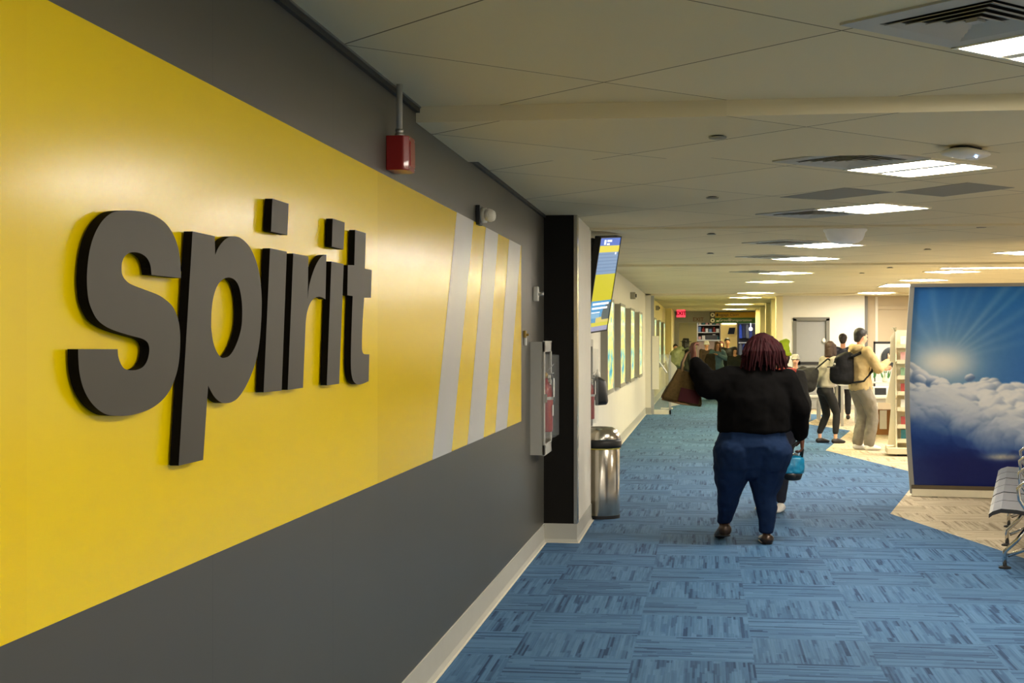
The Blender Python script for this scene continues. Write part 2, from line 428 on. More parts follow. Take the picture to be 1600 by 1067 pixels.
obj('alarm_knob', hb, M['offwhite'], parent=d, world=True, smooth=True, label='round white door alarm')
# narrower corridor beyond: right wall with lit pilasters
struct('wall_right', bx(UR+.02, UR+.3, VW+.3, 52, 0, 2.72), M['cream'])
for i, v in enumerate((35.0, 37.6, 41.0, 45.0, 49.0)):
    struct('trim_%d' % (8+i), bx(UR-.14, UR+.02, v-.2, v+.28, 0, 2.67), M['cream'])
struct('wall_right', bx(UR-.14, UR+.0, VW+.0, VW+.02, 0, 2.67), M['cream'])
# end wall with the wide opening
VX = 52.0
M['greywall'] = mat('grey_paint', (158, 156, 148), rough=.6, var=.03)
ZO = 1.6+28.5*(VX/CS*1.0)/F
bm = B(); box(bm, -1.6, 2.2, VX, VX+.2, 2.27, 2.72)
uo = PL(1061, 52.3)[0]; box(bm, -1.6, uo, VX, VX+.2, 0, 2.27); box(bm, 1.75, 2.2, VX, VX+.2, 0, 2.27)
struct('wall_end', bm, M['greywall'])
# hall beyond the opening
struct('wall_end', bx(-1.7, 8, 60, 60.2, 0, 2.72), mat('shop_wall', (176, 150, 96), rough=.6))
struct('wall_end', bx(uo-.02, PL(1089, 53)[0], 53.2, 53.3, 0, 2.5), M['cream'])
struct('wall_side', bx(-1.7, -1.6, 52, 60, 0, 2.72), M['cream'])
struct('wall_side', bx(8, 8.1, 35, 60.2, 0, 2.72), M['cream'])
# ================================================================== yellow wall graphic, stripes, letters
UP = 1.277
m, nt, b = nmat('yellow_vinyl'); L = nt.links
g = N(nt, 'ShaderNodeNewGeometry'); sp = N(nt, 'ShaderNodeSeparateXYZ'); L.new(g.outputs['Position'], sp.inputs[0])
seam = [WV(42, UP), WV(590, UP)]
s1 = MA(nt, 'GREATER_THAN', sp.outputs[1], seam[0]); s2 = MA(nt, 'GREATER_THAN', sp.outputs[1], seam[1])
no = N(nt, 'ShaderNodeTexNoise'); no.inputs['Scale'].default_value = 2; L.new(g.outputs['Position'], no.inputs['Vector'])
base = MIX(nt, no.outputs[0], lin((244, 208, 0)), lin((248, 212, 0)))
base = MIX(nt, s1, base, lin((248, 213, 0))); base = MIX(nt, s2, base, lin((240, 204, 0)))
L.new(base, b.inputs['Base Color']); b.inputs['Roughness'].default_value = .21; b.inputs['Specular IOR Level'].default_value = .34
n2 = N(nt, 'ShaderNodeTexNoise'); n2.inputs['Scale'].default_value = 260; L.new(g.outputs['Position'], n2.inputs['Vector'])
bp = N(nt, 'ShaderNodeBump'); bp.inputs['Strength'].default_value = .05; bp.inputs['Distance'].default_value = .002; L.new(n2.outputs[0], bp.inputs['Height']); L.new(bp.outputs[0], b.inputs['Normal'])
M['yellow'] = m
M['stripe'] = mat('silver_grey_vinyl', (196, 194, 190), rough=.3, var=.03, scale=3)
ZT, ZB = 2.268, 1.043; V1 = WV(814.5, UP)
sign = root('wall_mural', 'large yellow rectangular wall mural with three slanted grey stripes on the dark wall', 'mural', (-1.28, (1.0+V1)/2, ZB))
obj('yellow_panel', bx(-1.28, -UP, 1.0, V1, ZB, ZT), M['yellow'], parent=sign, world=True)
def px_v(px): return WV(px, UP)
for (a, b_, c_, d_) in ((713.7, 739.8, 705.2, 675.3), (759, 778.2, 755.2, 730.2), (795.5, 813.5, 791.7, 773.6)):
    v = [px_v(x) for x in (a, b_, c_, d_)]
    prism_pts = [(-UP, v[0], ZT), (-UP, min(v[1], V1), ZT), (-UP, v[2], ZB), (-UP, v[3], ZB)]
    if v[1] > V1:
        t = (v[1]-V1)/(v[1]-v[2]); prism_pts = [(-UP, v[0], ZT), (-UP, V1, ZT), (-UP, V1, ZT-(ZT-ZB)*t), (-UP, v[2], ZB), (-UP, v[3], ZB)]
    bm = B(); prism(bm, prism_pts, (.0012, 0, 0)); obj('stripe', bm, M['stripe'], parent=sign, world=True, label='slanted silver grey stripe')
# letters traced on the front plane, with real depth
AF, AB = 1.2485, 1.271
def zz(ox, oy, s, pts): return [(ox+p[0]/s, oy+p[1]/s)+tuple(p[2:]) for p in pts]
A_ = lambda pts: zz(90, 310, 5.929, pts)
B_ = lambda pts: zz(90, 480, 5.929, pts)
C_ = lambda pts: zz(250, 340, 5.929, pts)
D_ = lambda pts: zz(250, 500, 4.448, pts)
E_ = lambda pts: zz(390, 290, 5.929, pts)
F_ = lambda pts: zz(390, 460, 5.929, pts)
K = True
S_out = A_([(870, 708, K), (1145, 738, K), (1138, 600), (1120, 470), (1080, 350), (1010, 240), (920, 170), (810, 128), (680, 112), (590, 115), (510, 130), (440, 180), (385, 250), (335, 350), (300, 470), (280, 600), (272, 740), (277, 860), (292, 960)]) \
    + B_([(325, 40), (365, 110), (425, 165), (500, 205), (600, 240), (700, 268), (780, 290), (830, 322), (849, 375), (845, 440), (825, 505), (790, 553), (740, 578), (690, 584), (650, 580), (610, 560), (580, 510), (562, 450), (557, 388, K), (190, 388, K), (192, 470), (202, 600), (232, 730), (283, 840), (350, 925), (430, 983), (510, 1003), (640, 1004), (760, 980), (880, 930), (980, 850), (1050, 750), (1100, 620), (1127, 480), (1136, 300), (1128, 170), (1110, 90), (1070, 0)]) \
    + A_([(1010, 945), (930, 893), (800, 842), (680, 795), (625, 750), (598, 700), (593, 640), (600, 585), (625, 535), (665, 505), (720, 498), (780, 515), (830, 555), (860, 620)])
P_out = C_([(302, 127, K), (508, 172, K), (512, 345, K), (540, 280), (590, 215), (645, 180), (710, 175), (770, 205), (830, 270), (875, 360), (910, 470), (932, 600), (942, 740), (942, 860), (935, 1000)]) \
    + D_([(693, 140), (675, 255), (642, 360), (600, 455), (553, 528), (510, 565), (460, 577), (420, 570), (380, 535), (352, 490), (335, 455, K), (300, 972, K), (130, 1012, K)])
P_in = C_([(474, 1000), (478, 860), (495, 740), (527, 640), (572, 580), (620, 556), (665, 560), (705, 590), (735, 650), (756, 760), (762, 870), (756, 1000)]) \
    + D_([(548, 120), (518, 195), (485, 245), (450, 262), (422, 257), (392, 215), (370, 150), (357, 60)])
I1 = E_([(190, 580, K), (345, 612, K)])+F_([(297, 890, K), (130, 907, K)])
I1d = E_([(212, 120, K), (362, 168, K), (350, 458, K), (198, 425, K)])
R_out = E_([(405, 628, K), (545, 655, K), (538, 1050, K), (550, 940), (575, 840), (610, 745), (650, 675), (680, 648), (712, 640, K)])+F_([(703, 45, K), (670, 27), (635, 22), (600, 35), (565, 75), (540, 140), (526, 205), (520, 262, K), (495, 865, K), (353, 884, K)])
I2 = E_([(758, 702, K), (872, 727, K)])+F_([(830, 828, K), (715, 842, K)])
I2d = E_([(770, 305, K), (882, 342, K), (870, 592, K), (762, 565, K)])
T_out = E_([(978, 410, K), (1078, 440, K), (1068, 768, K), (1132, 782, K), (1125, 1038, K), (1062, 1035, K)])+F_([(1045, 300), (1041, 480), (1048, 535), (1062, 553, K), (1110, 555, K), (1103, 803, K), (1060, 823), (1015, 833), (980, 823), (955, 785), (941, 710), (938, 600), (942, 400), (955, 15, K)])+E_([(905, 1015, K), (910, 735, K), (970, 737, K)])
def letter(name, label, outs, ins=()):
    me_list = []
    cu = bpy.data.curves.new('t', 'CURVE'); cu.dimensions = '2D'; cu.fill_mode = 'BOTH'; cu.extrude = (AB-AF)/2
    for poly in list(outs)+list(ins):
        q = [(x, y)+tuple(t) for (x, y, *t) in poly]
        q = [WP(x, y, AF)+tuple(t) for (x, y, *t) in q]
        sp_ = smooth_pts(q, 7)
        s = cu.splines.new('POLY'); s.points.add(len(sp_)-1); s.use_cyclic_u = True
        for k, p in enumerate(sp_): s.points[k].co = (p[0], p[1], 0, 1)
    o = bpy.data.objects.new('t', cu); COL.objects.link(o)
    dg = bpy.context.evaluated_depsgraph_get(); me = bpy.data.meshes.new_from_object(o.evaluated_get(dg)); bpy.data.objects.remove(o)
    # curve x -> +Y (v), curve y -> Z, curve z -> X
    me.transform(Matrix(((0, 0, 1, 0), (1, 0, 0, 0), (0, 1, 0, 0), (0, 0, 0, 1))))
    me.transform(Matrix.Translation((-(AF+AB)/2, 0, 0)))
    me.materials.clear()
    co = [v.co for v in me.vertices]
    c = Vector((-AB, sum(v.y for v in co)/len(co), min(v.z for v in co)))
    me.transform(Matrix.Translation(-c))
    ob = bpy.data.objects.new(name, me); COL.objects.link(ob); ob.location = c
    me.materials.append(M['letter']); me.materials.append(M['lside'])
    for p in me.polygons: p.material_index = 0 if abs(p.normal.x) > .9 else 1; p.use_smooth = False
    # standoff pegs join the letter to the mural
    zs = [v.co.z for v in me.vertices]
    tag(ob, label, 'letter', 'raised letters of the wall sign')
    return ob
lets = []
lets.append(letter('sign_letter', 'raised charcoal letter s, first and nearest letter on the yellow mural', [S_out]))
lets.append(letter('sign_letter', 'raised charcoal letter p with a long descender on the yellow mural', [P_out], [P_in]))
lets.append(letter('sign_letter', 'raised charcoal letter i between the p and the r, larger of the two', [I1, I1d]))
lets.append(letter('sign_letter', 'raised charcoal letter r on the yellow mural', [R_out]))
lets.append(letter('sign_letter', 'raised charcoal letter i between the r and the t, smaller of the two', [I2, I2d]))
lets.append(letter('sign_letter', 'raised charcoal letter t, last and farthest letter on the yellow mural', [T_out]))
def peg(o, px, py):
    v, z = WP(px, py, AF); bm = tube(B(), [(-UP, v, z), (-AB+.002, v, z)], .006, 8)
    obj('standoff', bm, M['lside'], parent=o, world=True)
for o, pts in zip(lets, ([(160, 420), (240, 560), (150, 600)], [(300, 420), (290, 650), (395, 500)], [(425, 480), (430, 580), (437, 338)], [(470, 480), (460, 580), (495, 420)], [(530, 480), (520, 560), (528, 365)], [(557, 400), (560, 500), (565, 590)])):
    for p in pts: peg(o, *p)
# ================================================================== ceiling lights and vents
LS = 26.0
M['diff'] = emat('lit_diffuser', (255, 245, 230), LS)
M['diffdim'] = emat('lit_diffuser_dimmer', (255, 246, 232), LS*.4)
M['diffwarm'] = emat('warm_lit_diffuser', (255, 240, 180), LS*1.5)
M['lframe'] = mat('white_light_frame', (232, 226, 204), rough=.4, var=.02)
def make_light(warm=False):
    r = root('ceiling_light', '', 'ceiling light')
    fb = B()
    h = .305
    for x0, x1, y0, y1 in ((-h, h, -h, -h+.018), (-h, h, h-.018, h), (-h, -h+.018, -h, h), (h-.018, h, -h, h)): box(fb, x0, x1, y0, y1, -.012, .0)
    obj('frame', fb, M['lframe'], parent=r)
    db = B(); box(db, -h+.018, -.035, -h+.018, h-.018, -.007, -.001); box(db, .035, h-.018, -h+.018, h-.018, -.007, -.001)
    obj('diffuser', db, M['diffwarm' if warm else 'diff'], parent=r, label='glowing white diffuser')
    obj('centre_bar', bx(-.035, .035, -h+.018, h-.018, -.009, -.001), M['lframe'], parent=r, label='tan centre bar')
    return r
def make_vent():
    r = root('ceiling_vent', '', 'air vent')
    h = .305; fb = B()
    w = .09
    for x0, x1, y0, y1 in ((-h, h, -h, -h+w), (-h, h, h-w, h), (-h, -h+w, -h+w, h-w), (h-w, h, -h+w, h-w)): box(fb, x0, x1, y0, y1, -.008, .0)
    obj('frame', fb, M['vent'], parent=r)
    obj('duct', bx(-h+w, h-w, -h+w, h-w, -.002, -.0005), M['dark'], parent=r, label='dark duct opening')
    for k in range(4):
        a = h-w-.012-k*.046; bm = B()
        o_ = a; i_ = a-.034
        # sloped square louvre
        vo = [bm.verts.new((x*o_, y*o_, -.014)) for x, y in ((-1, -1), (1, -1), (1, 1), (-1, 1))]
        vi = [bm.verts.new((x*i_, y*i_, -.005)) for x, y in ((-1, -1), (1, -1), (1, 1), (-1, 1))]
        vo2 = [bm.verts.new((x*o_, y*o_, -.011)) for x, y in ((-1, -1), (1, -1), (1, 1), (-1, 1))]
        vi2 = [bm.verts.new((x*i_, y*i_, -.003)) for x, y in ((-1, -1), (1, -1), (1, 1), (-1, 1))]
        for q in range(4):
            q2 = (q+1) % 4
            bm.faces.new((vo[q], vo[q2], vi[q2], vi[q])); bm.faces.new((vo2[q], vi2[q], vi2[q2], vo2[q2]))
            bm.faces.new((vo[q], vo2[q], vo2[q2], vo[q2])); bm.faces.new((vi[q], vi[q2], vi2[q2], vi2[q]))
        obj('louvre', bm, M['vent'], parent=r)
    obj('centre_plate', bx(-.022, .022, -.022, .022, -.012, -.003), M['vent'], parent=r)
    return r
L0_, L1_, V0_ = make_light(), make_light(True), make_vent()
lights = [(1.29, 5.25, 0, 'brightest near square ceiling light, cut by the right edge, beside a large louvred vent', (-.42, -.42)),
          (1.22, 8.54, 0, 'lit square ceiling light under the oval wireless access point, second nearest', (-.42, -.42)),
          (1.24, 11.07, 0, 'lit square ceiling light, third nearest in the row, beyond two greyer panels', (-.42, .42)),
          (1.22, 15.35, 0, 'lit square ceiling light right behind the white ceiling dome', (-.42, -.42)),
          (1.20, 17.8, 0, 'lit square ceiling light just beyond the one behind the ceiling dome', (-.42, -.42)),
          (1.20, 22.2, 1, 'lit square ceiling light, sixth in the corridor row', (-.42, -.42)),
          (1.10, 25.4, 1, 'small lit square ceiling light, seventh in the corridor row', None),
          (1.05, 31.2, 1, 'farthest lit square ceiling light before the narrower yellow corridor', None),
          (3.63, 16.9, 0, 'lit square ceiling light over the cloud display, nearest of the right row', None),
          (3.63, 22.1, 0, 'lit square ceiling light next behind the wide rectangular light', None),
          (3.66, 25.1, 0, 'thin lit square ceiling light beyond the display, third in the right row', None),
          (3.6, 31.4, 0, 'farthest square ceiling light in front of the white wall with the door', None),
          (1.25, 2.2, 0, 'square ceiling light of the corridor row, overhead and out of frame', None),
          (1.25, -1.0, 0, 'square ceiling light of the corridor row, behind the viewer', None),
          (1.25, -4.2, 0, 'rearmost square ceiling light of the corridor row', None),
          (4.6, 2.0, 0, 'added square ceiling light over the seating area, outside the picture', None),  # unseen lights on the seating side, added to light the room
          (4.6, 7.0, 0, 'added square ceiling light above the seat row, outside the picture', None),
          (5.0, 12.0, 0, 'added square ceiling light over the carpet behind the seats, outside the picture', None),
          (.95, 35.6, 1, 'yellowish ceiling light, nearer one inside the narrow corridor', None),
          (.95, 42.0, 1, 'yellowish ceiling light, farther one inside the narrow corridor', None),
          (.95, 48.5, 1, 'yellowish ceiling light by the hanging signs at the corridor end', None),
         (.9, 54.8, 0, 'added fill light in the hall beyond the corridor opening', None),  # hall lights added to brighten the dark far end
         (2.6, 56.0, 0, 'added fill light before the distant dark shop wall', None),
         (-.5, 56.5, 0, 'added fill light before the distant shop shelving', None),
          (7.5, 19.0, 0, 'added square ceiling light deep in the shop area, outside the picture', None),  # shop lights out of view, added for the light they give
          (7.0, 28.0, 0, 'added square ceiling light over the shop shelves, outside the picture', None)]
vlab = ['large louvred square ceiling vent at the top right corner of the picture', 'louvred square vent left of the second nearest ceiling light', 'louvred square vent left of the third nearest ceiling light', 'dark square vent left of the light behind the ceiling dome', 'dark square vent left of the fifth corridor light', 'small dark vent left of the sixth corridor light']
used = {0: False, 1: False}; vused = False; vi = 0
for u, v, w, lab, vo in lights:
    src = L1_ if w else L0_
    o = dup(src) if used[w] else src
    used[w] = True
    o.location = (u, v, zc(v)); o.rotation_euler = (0, 0, PI/4)
    tag(o, lab, None, 'square troffer lights in the ceiling')
    if vo:
        p = dup(V0_) if vused else V0_
        vused = True
        p.location = (u+vo[0]*1.01, v+vo[1]*1.01, zc(v)); p.rotation_euler = (0, 0, PI/4)
        tag(p, vlab[vi], None, 'square louvred vents in the ceiling'); vi += 1
for (px0, d0, d1, wd, lab) in ((1466, 19.2, 20.5, 2.2, 'wide rectangular lit ceiling panel nearest above the cloud display'),
                        (1371, 26.0, 27.3, 1.5, 'rectangular lit ceiling panel in the middle of the right row'),
                        (1318, 31.7, 32.9, 1.15, 'rectangular lit ceiling panel close to the white wall with the door')):
    u0, v0 = PL(px0, d1); v1 = v0; v0 = PL(px0, d0)[1]
    r = root('ceiling_panel_light', lab, 'ceiling light', (u0+wd/2, (v0+v1)/2, zc((v0+v1)/2)), 0, 'rectangular ceiling panel lights')
    hx, hy = wd/2, (v1-v0)/2; fb = B()
    for x0, x1, y0, y1 in ((-hx, hx, -hy, -hy+.02), (-hx, hx, hy-.02, hy), (-hx, -hx+.02, -hy, hy), (hx-.02, hx, -hy, hy)): box(fb, x0, x1, y0, y1, -.015, 0)
    obj('frame', fb, M['lframe'], parent=r); obj('diffuser', bx(-hx+.02, hx-.02, -hy+.02, hy-.02, -.009, -.001), M['diffdim'], parent=r)
# greyer access tiles
for pts, lab in (([(1219, 308), (1320, 293), (1396, 300), (1294, 312)], 'darker grey square ceiling tile, left of the two'), ([(1399, 300), (1512, 285), (1585, 293), (1473, 307)], 'darker grey square ceiling tile, right of the two')):
    q = []
    for x, y in pts:
        d = F*(2.605-EYE)/(533.5-y); u, v = PL(x, d); q.append((u, v, 2.603))
    bm = B(); prism(bm, q, (0, 0, .006)); tag(obj('ceiling_tile', bm, M['ceilgrey'], recenter=True), lab, 'ceiling tile', 'greyer ceiling tiles')
# sprinkler / concealed discs
discs = [(.055, 6.9), (.045, 10.1), (.05, 13.6), (.05, 16.6), (.05, 20.2), (2.4, 13.1), (2.4, 16.2), (2.42, 19.6), (2.35, 22.4)]
dl = ['nearest flat round sprinkler cover on the corridor ceiling', 'second flat sprinkler cover on the corridor ceiling', 'third flat sprinkler cover on the corridor ceiling', 'fourth flat sprinkler cover on the corridor ceiling', 'fifth flat sprinkler cover on the corridor ceiling',
      'small sprinkler cover at the right, nearest of its row', 'small sprinkler cover at the right, second of its row', 'small sprinkler cover at the right, third of its row', 'small sprinkler cover at the right, last of its row']
for (u, v), lab in zip(discs, dl):
    r = root('sprinkler_cover', lab, 'sprinkler', (u, v, zc(v)), 0, 'flat sprinkler covers')
    obj('cover_disc', lathe(B(), [(0, -.012), (.04, -.012), (.043, -.008), (.043, -.006)], seg=24), M['ceilgrey'], parent=r, smooth=True)
    obj('neck', lathe(B(), [(.03, -.006), (.03, 0)], seg=20), M['dark'], parent=r)
# white dome
u, v = PL(1320.5, 13.0)
dome = root('ceiling_dome', 'white round ceiling dome hanging in front of a square light', 'ceiling dome', (u, v, zc(v)))
obj('dome_shell', lathe(B(), [(.195, 0), (.195, -.012), (.178, -.03), (.172, -.055), (.155, -.095), (.118, -.120), (.06, -.131), (0, -.133)], seg=40), mat('white_dome', (250, 249, 244), rough=.35), parent=dome, smooth=True)
# wireless access point
d = F*1.0/(533.5-222); u, v = PL(1509, d)
ap = root('access_point', 'oval white wireless access point with a blue-white light on the ceiling', 'access point', (u, v, zc(v)), R(55))
bm = B(); hull(bm, [((-.075, 0, -.032), (.075, .095, .022)), ((.075, 0, -.032), (.075, .095, .022))]); obj('housing', bm, M['offwhite'], parent=ap, smooth=True)
bm = B(); hull(bm, [((-.05, 0, -.008), (.05, .06, .008)), ((.05, 0, -.008), (.05, .06, .008))]); obj('mount_plate', bm, M['dark'], parent=ap, smooth=True)
bm = B(); hull(bm, [((.0, -.055, -.053), .006)]); obj('status_light', bm, emat('status_led', (150, 190, 255), 14), parent=ap, smooth=True, label='small glowing blue-white light')
obj('label_plate', bx(.04, .1, -.02, .02, -.0565, -.05), M['tag'], parent=ap)
# ================================================================== things on the left wall
# red alarm box with conduit
v0, z0 = WP(602, 209, 1.28); v0 = WV(603, 1.28); zt = 2.432; zb = 2.292
al = root('fire_alarm_box', 'red fire alarm box with grey conduit high on the dark wall above the mural', 'fire alarm', (-1.28, v0+.075, zb))
bm = B(); prism(bm, [(-1.28, v0, zb), (-1.21, v0, zb), (-1.188, v0+.02, zb), (-1.188, v0+.13, zb), (-1.21, v0+.15, zb), (-1.28, v0+.15, zb)], (0, 0, zt-zb))
obj('housing', bm, M['red'], parent=al, world=True, bevel=.004)
obj('front_grille', bx(-1.19, -1.184, v0+.03, v0+.12, zb+.02, zt-.02), M['red'], parent=al, world=True, bevel=.003)
cx_, cy_ = -1.235, v0+.05
obj('conduit', tube(B(), [(cx_, cy_, zt), (cx_, cy_, 2.645)], .0125, 16), M['greymetal'], parent=al, world=True, smooth=True, label='grey metal conduit')
obj('conduit_fitting', lathe(B(), [(.019, 0), (.019, .012), (.014, .016), (.017, .02), (.017, .03)], c=(cx_, cy_, zt)), M['alu'], parent=al, world=True, smooth=True)
bm = B(); [hull(bm, [((-1.19, v0+y, z), .004)]) for y in (.025, .125) for z in (zb+.012, zt-.012)]; obj('screws', bm, M['alu'], parent=al, world=True)
# white strobe
vs = WV(743, 1.28)
st = root('strobe_light', 'white wall strobe with a clear faceted lens over the upper edge of the mural', 'strobe light', (-1.28, vs+.05, 2.255))
z = 1.6+(533.5-336)*8.1/F
obj('back_plate', bx(-1.28, -1.255, vs, vs+.11, z-.055, z+.055), M['black'], parent=st, world=True, bevel=.004)
bm = B(); tube(bm, [(-1.262, vs+.055, z), (-1.225, vs+.055, z)], .042, 24); obj('body', bm, M['offwhite'], parent=st, world=True, smooth=True)
bm = B()
for yy in (-.028, .028): hull(bm, [((-1.21, vs+.055+yy, z), (.03, .026, .036)), ((-1.19, vs+.055+yy, z), (.014, .018, .03))])
obj('lens', bm, M['offwhite'], parent=st, world=True, label='pale faceted lens')
# small sensor
vs = WV(833, 1.28); z = 1.6+(533.5-458)*10.6/F
se = root('motion_sensor', 'small white motion sensor on the dark wall above the extinguisher cabinet', 'sensor', (-1.28, vs+.04, z-.055))
obj('housing', bx(-1.28, -1.243, vs, vs+.07, z-.055, z+.055), M['offwhite'], parent=se, world=True, bevel=.006)
obj('lens', tube(B(), [(-1.243, vs+.035, z+.0), (-1.205, vs+.035, z+.0)], [.012, .017], 16), M['alu'], parent=se, world=True, smooth=True)
# small plates
vs = WV(817, 1.28); z = 1.6+(533.5-523)*10.1/F
tp = root('wall_tag', 'tiny brass plate with a white tag beside the right edge of the mural', 'wall plate', (-1.28, vs+.05, z-.06))
obj('plate', bx(-1.28, -1.262, vs+.02, vs+.09, z-.02, z+.03), M['brass'], parent=tp, world=True, bevel=.003)
obj('paper_tag', bx(-1.275, -1.262, vs+.05, vs+.08, z-.075, z-.022), M['tag'], parent=tp, world=True)
obj('screw', tube(B(), [(-1.262, vs+.055, z), (-1.245, vs+.055, z)], .008, 10), M['brass'], parent=tp, world=True)
# extinguisher cabinets
def cabinet(a, vn, zb, zt, wd, lab, depth=.092):
    r = root('extinguisher_cabinet', lab, 'extinguisher cabinet', (-a, vn+wd/2, zb), 0, 'fire extinguisher cabinets')
    uf = -a+depth
    sb = B(); box(sb, -a, uf, vn, vn+wd, zb, zt)
    # open-front tray: back and four sides
    sb = B(); box(sb, -a, -a+.008, vn, vn+wd, zb, zt)
    for b4 in ((vn, vn+.012, zb, zt), (vn+wd-.012, vn+wd, zb, zt)): box(sb, -a+.008, uf, b4[0], b4[1], b4[2], b4[3])
    box(sb, -a+.008, uf, vn+.012, vn+wd-.012, zb, zb+.012); box(sb, -a+.008, uf, vn+.012, vn+wd-.012, zt-.012, zt)
    obj('box', sb, M['greymetal'], parent=r, world=True)
    fb = B(); w = .045
    for y0, y1, z0, z1 in ((vn-.006, vn+wd+.006, zb-.006, zb+w+.03), (vn-.006, vn+wd+.006, zt-w-.03, zt+.006), (vn-.006, vn+w, zb, zt), (vn+wd-w, vn+wd+.006, zb, zt)): box(fb, uf, uf+.014, y0, y1, z0, z1)
    fr_ = obj('door_frame', fb, M['greymetal'], parent=r, world=True, bevel=.002)
    # clear bubble
    y0, y1, z0, z1 = vn+w+.005, vn+wd-w-.005, zb+w+.07, zt-w-.045
    bb = B(); e = uf+.078
    ring0 = [bb.verts.new((uf+.01, y, z)) for y, z in ((y0, z0), (y1, z0), (y1, z1), (y0, z1))]
    ring1 = [bb.verts.new((e, y, z)) for y, z in ((y0+.03, z0+.012), (y1-.03, z0+.012), (y1-.03, z1-.012), (y0+.03, z1-.012))]
    for k in range(4): bb.faces.new((ring0[k], ring0[(k+1) % 4], ring1[(k+1) % 4], ring1[k]))
    bb.faces.new(ring1)
    obj('bubble_window', bb, M['clear'], parent=r, world=True, label='clear acrylic bubble window')
    obj('latch', bx(uf+.014, uf+.03, vn+.008, vn+.03, (zb+zt)/2-.03, (zb+zt)/2+.03), M['alu'], parent=r, world=True)
    yc = vn+wd*.42; xc = uf-.002; zb2 = zb+.16
    e = root('fire_extinguisher', 'red fire extinguisher inside the '+('nearer' if a < 1.3 else 'farther')+' wall cabinet', 'fire extinguisher', (xc, yc, zb2), 0, 'fire extinguishers in cabinets')
    obj('cylinder', lathe(B(), [(0, 0), (.05, 0), (.055, .01), (.055, .30), (.045, .35), (.02, .375), (.018, .40)], seg=28), M['red'], parent=e, smooth=True)
    obj('valve', lathe(B(), [(.02, .40), (.022, .43), (.012, .44), (0, .45)], seg=16), M['brass'], parent=e, smooth=True)
    hb = B(); prism(hb, [(0, -.012, .44), (0, .012, .44), (.06, .012, .50), (.06, -.012, .50)], (0, 0, .008)); prism(hb, [(0, -.01, .43), (0, .01, .43), (.06, .01, .435), (.06, -.01, .435)], (0, 0, .008))
    obj('handle', hb, M['alu'], parent=e)
    obj('gauge', tube(B(), [(.02, 0, .41), (.04, 0, .41)], .016, 16), M['offwhite'], parent=e)
    obj('hose', tube(B(), [(.0, .02, .42), (.035, .05, .43), (.06, .055, .36), (.055, .05, .26), (.05, .045, .16)], .011, 10), M['black'], parent=e, smooth=True)
    obj('inspection_tag', bx(.062, .0635, -.03, .035, .26, .40), M['tag'], parent=e)
    obj('label', bx(.0545, .0575, -.03, .03, .12, .2), M['tag'], parent=e)
    obj('bracket', lathe(B(), [(.057, .24), (.059, .24), (.059, .262), (.057, .262)], seg=24), M['alu'], parent=e)
    return r
cabinet(1.28, WV(828.5, 1.28), .765, 1.598, .50, 'grey wall cabinet with a clear bubble front on the dark wall right of the mural')
cabinet(1.32, 15.0, .62, 1.62, .50, 'grey extinguisher cabinet on the white wall above the trash can', depth=.10)
# ================================================================== trash can
u, v = PL(937.5, 13.12)
tc_ = root('trash_can', 'round brushed steel trash can with a domed top against the white wall', 'trash can', (u, v, 0))
obj('base_ring', lathe(B(), [(.178, 0), (.182, .0), (.182, .03), (.178, .03)], seg=48), M['black'], parent=tc_, smooth=False)
obj('body', lathe(B(), [(.178, .02), (.18, .03), (.18, .625), (.176, .63)], seg=64), M['steel'], parent=tc_, smooth=True)
obj('liner_edge', lathe(B(), [(.176, .626), (.184, .626), (.184, .636), (.176, .636)], seg=48), mat('yellow_liner', (210, 200, 90), rough=.5), parent=tc_, label='yellow liner edge')
obj('lid_band', lathe(B(), [(.176, .636), (.194, .64), (.197, .66), (.197, .70), (.190, .71), (.17, .71)], seg=64), M['black'], parent=tc_, smooth=True, label='black band')
obj('dome_lid', lathe(B(), [(.188, .705), (.188, .72), (.176, .765), (.15, .80), (.115, .82), (.09, .822), (.088, .80)], seg=64), M['steel'], parent=tc_, smooth=True)
obj('opening', lathe(B(), [(0, .79), (.09, .79), (.09, .80)], seg=40), M['dark'], parent=tc_)
# ================================================================== flight information display
tv = root('information_display', 'tall tilted information screen with blue and yellow bands on the white wall', 'display screen', (-1.15, 13.6, 1.66))
cBN, cBF, cTN, cTF = [PT(x, y, d) for x, y, d in ((918, 518.5, 13.35), (945.1, 519.7, 13.75), (936.2, 367.3, 13.2), (972.7, 371.8, 13.6))]
ex = ((cBF-cBN)+(cTF-cTN))/2; ez = ((cTN-cBN)+(cTF-cBF))/2
ctr = (cBN+cBF+cTN+cTF)/4
w_, h_ = ex.length, ez.length; ez.normalize(); ex = (ex-ez*ex.dot(ez)).normalized(); nn = ex.cross(ez).normalized()
if nn.y > 0: nn = -nn
TM = Matrix(((ex.x, -nn.x, ez.x, ctr.x), (ex.y, -nn.y, ez.y, ctr.y), (ex.z, -nn.z, ez.z, ctr.z), (0, 0, 0, 1)))
def tvbox(x0, x1, y0, y1, z0, z1): return box(B(), x0, x1, y0, y1, z0, z1, TM)
W2, H2 = w_/2, h_/2
fb = B()
box(fb, -W2, W2, .0, .055, -H2, H2, TM)
for q in ((-W2, -W2+.012, -H2, H2), (W2-.012, W2, -H2, H2), (-W2, W2, -H2, -H2+.014), (-W2, W2, H2-.012, H2)): box(fb, q[0], q[1], -.006, 0, q[2], q[3], TM)
obj('casing', fb, M['black'], parent=tv, world=True)
fb = B(); box(fb, -.12, .12, .055, .11, -.2, .3, TM); obj('wall_mount', fb, M['black'], parent=tv, world=True)
mc = TM @ Vector((0, .1, .05))
obj('mount_arm', tube(B(), [mc, (-1.33, mc.y+.02, mc.z-.03)], .03, 10), M['black'], parent=tv, world=True)
fb = B()
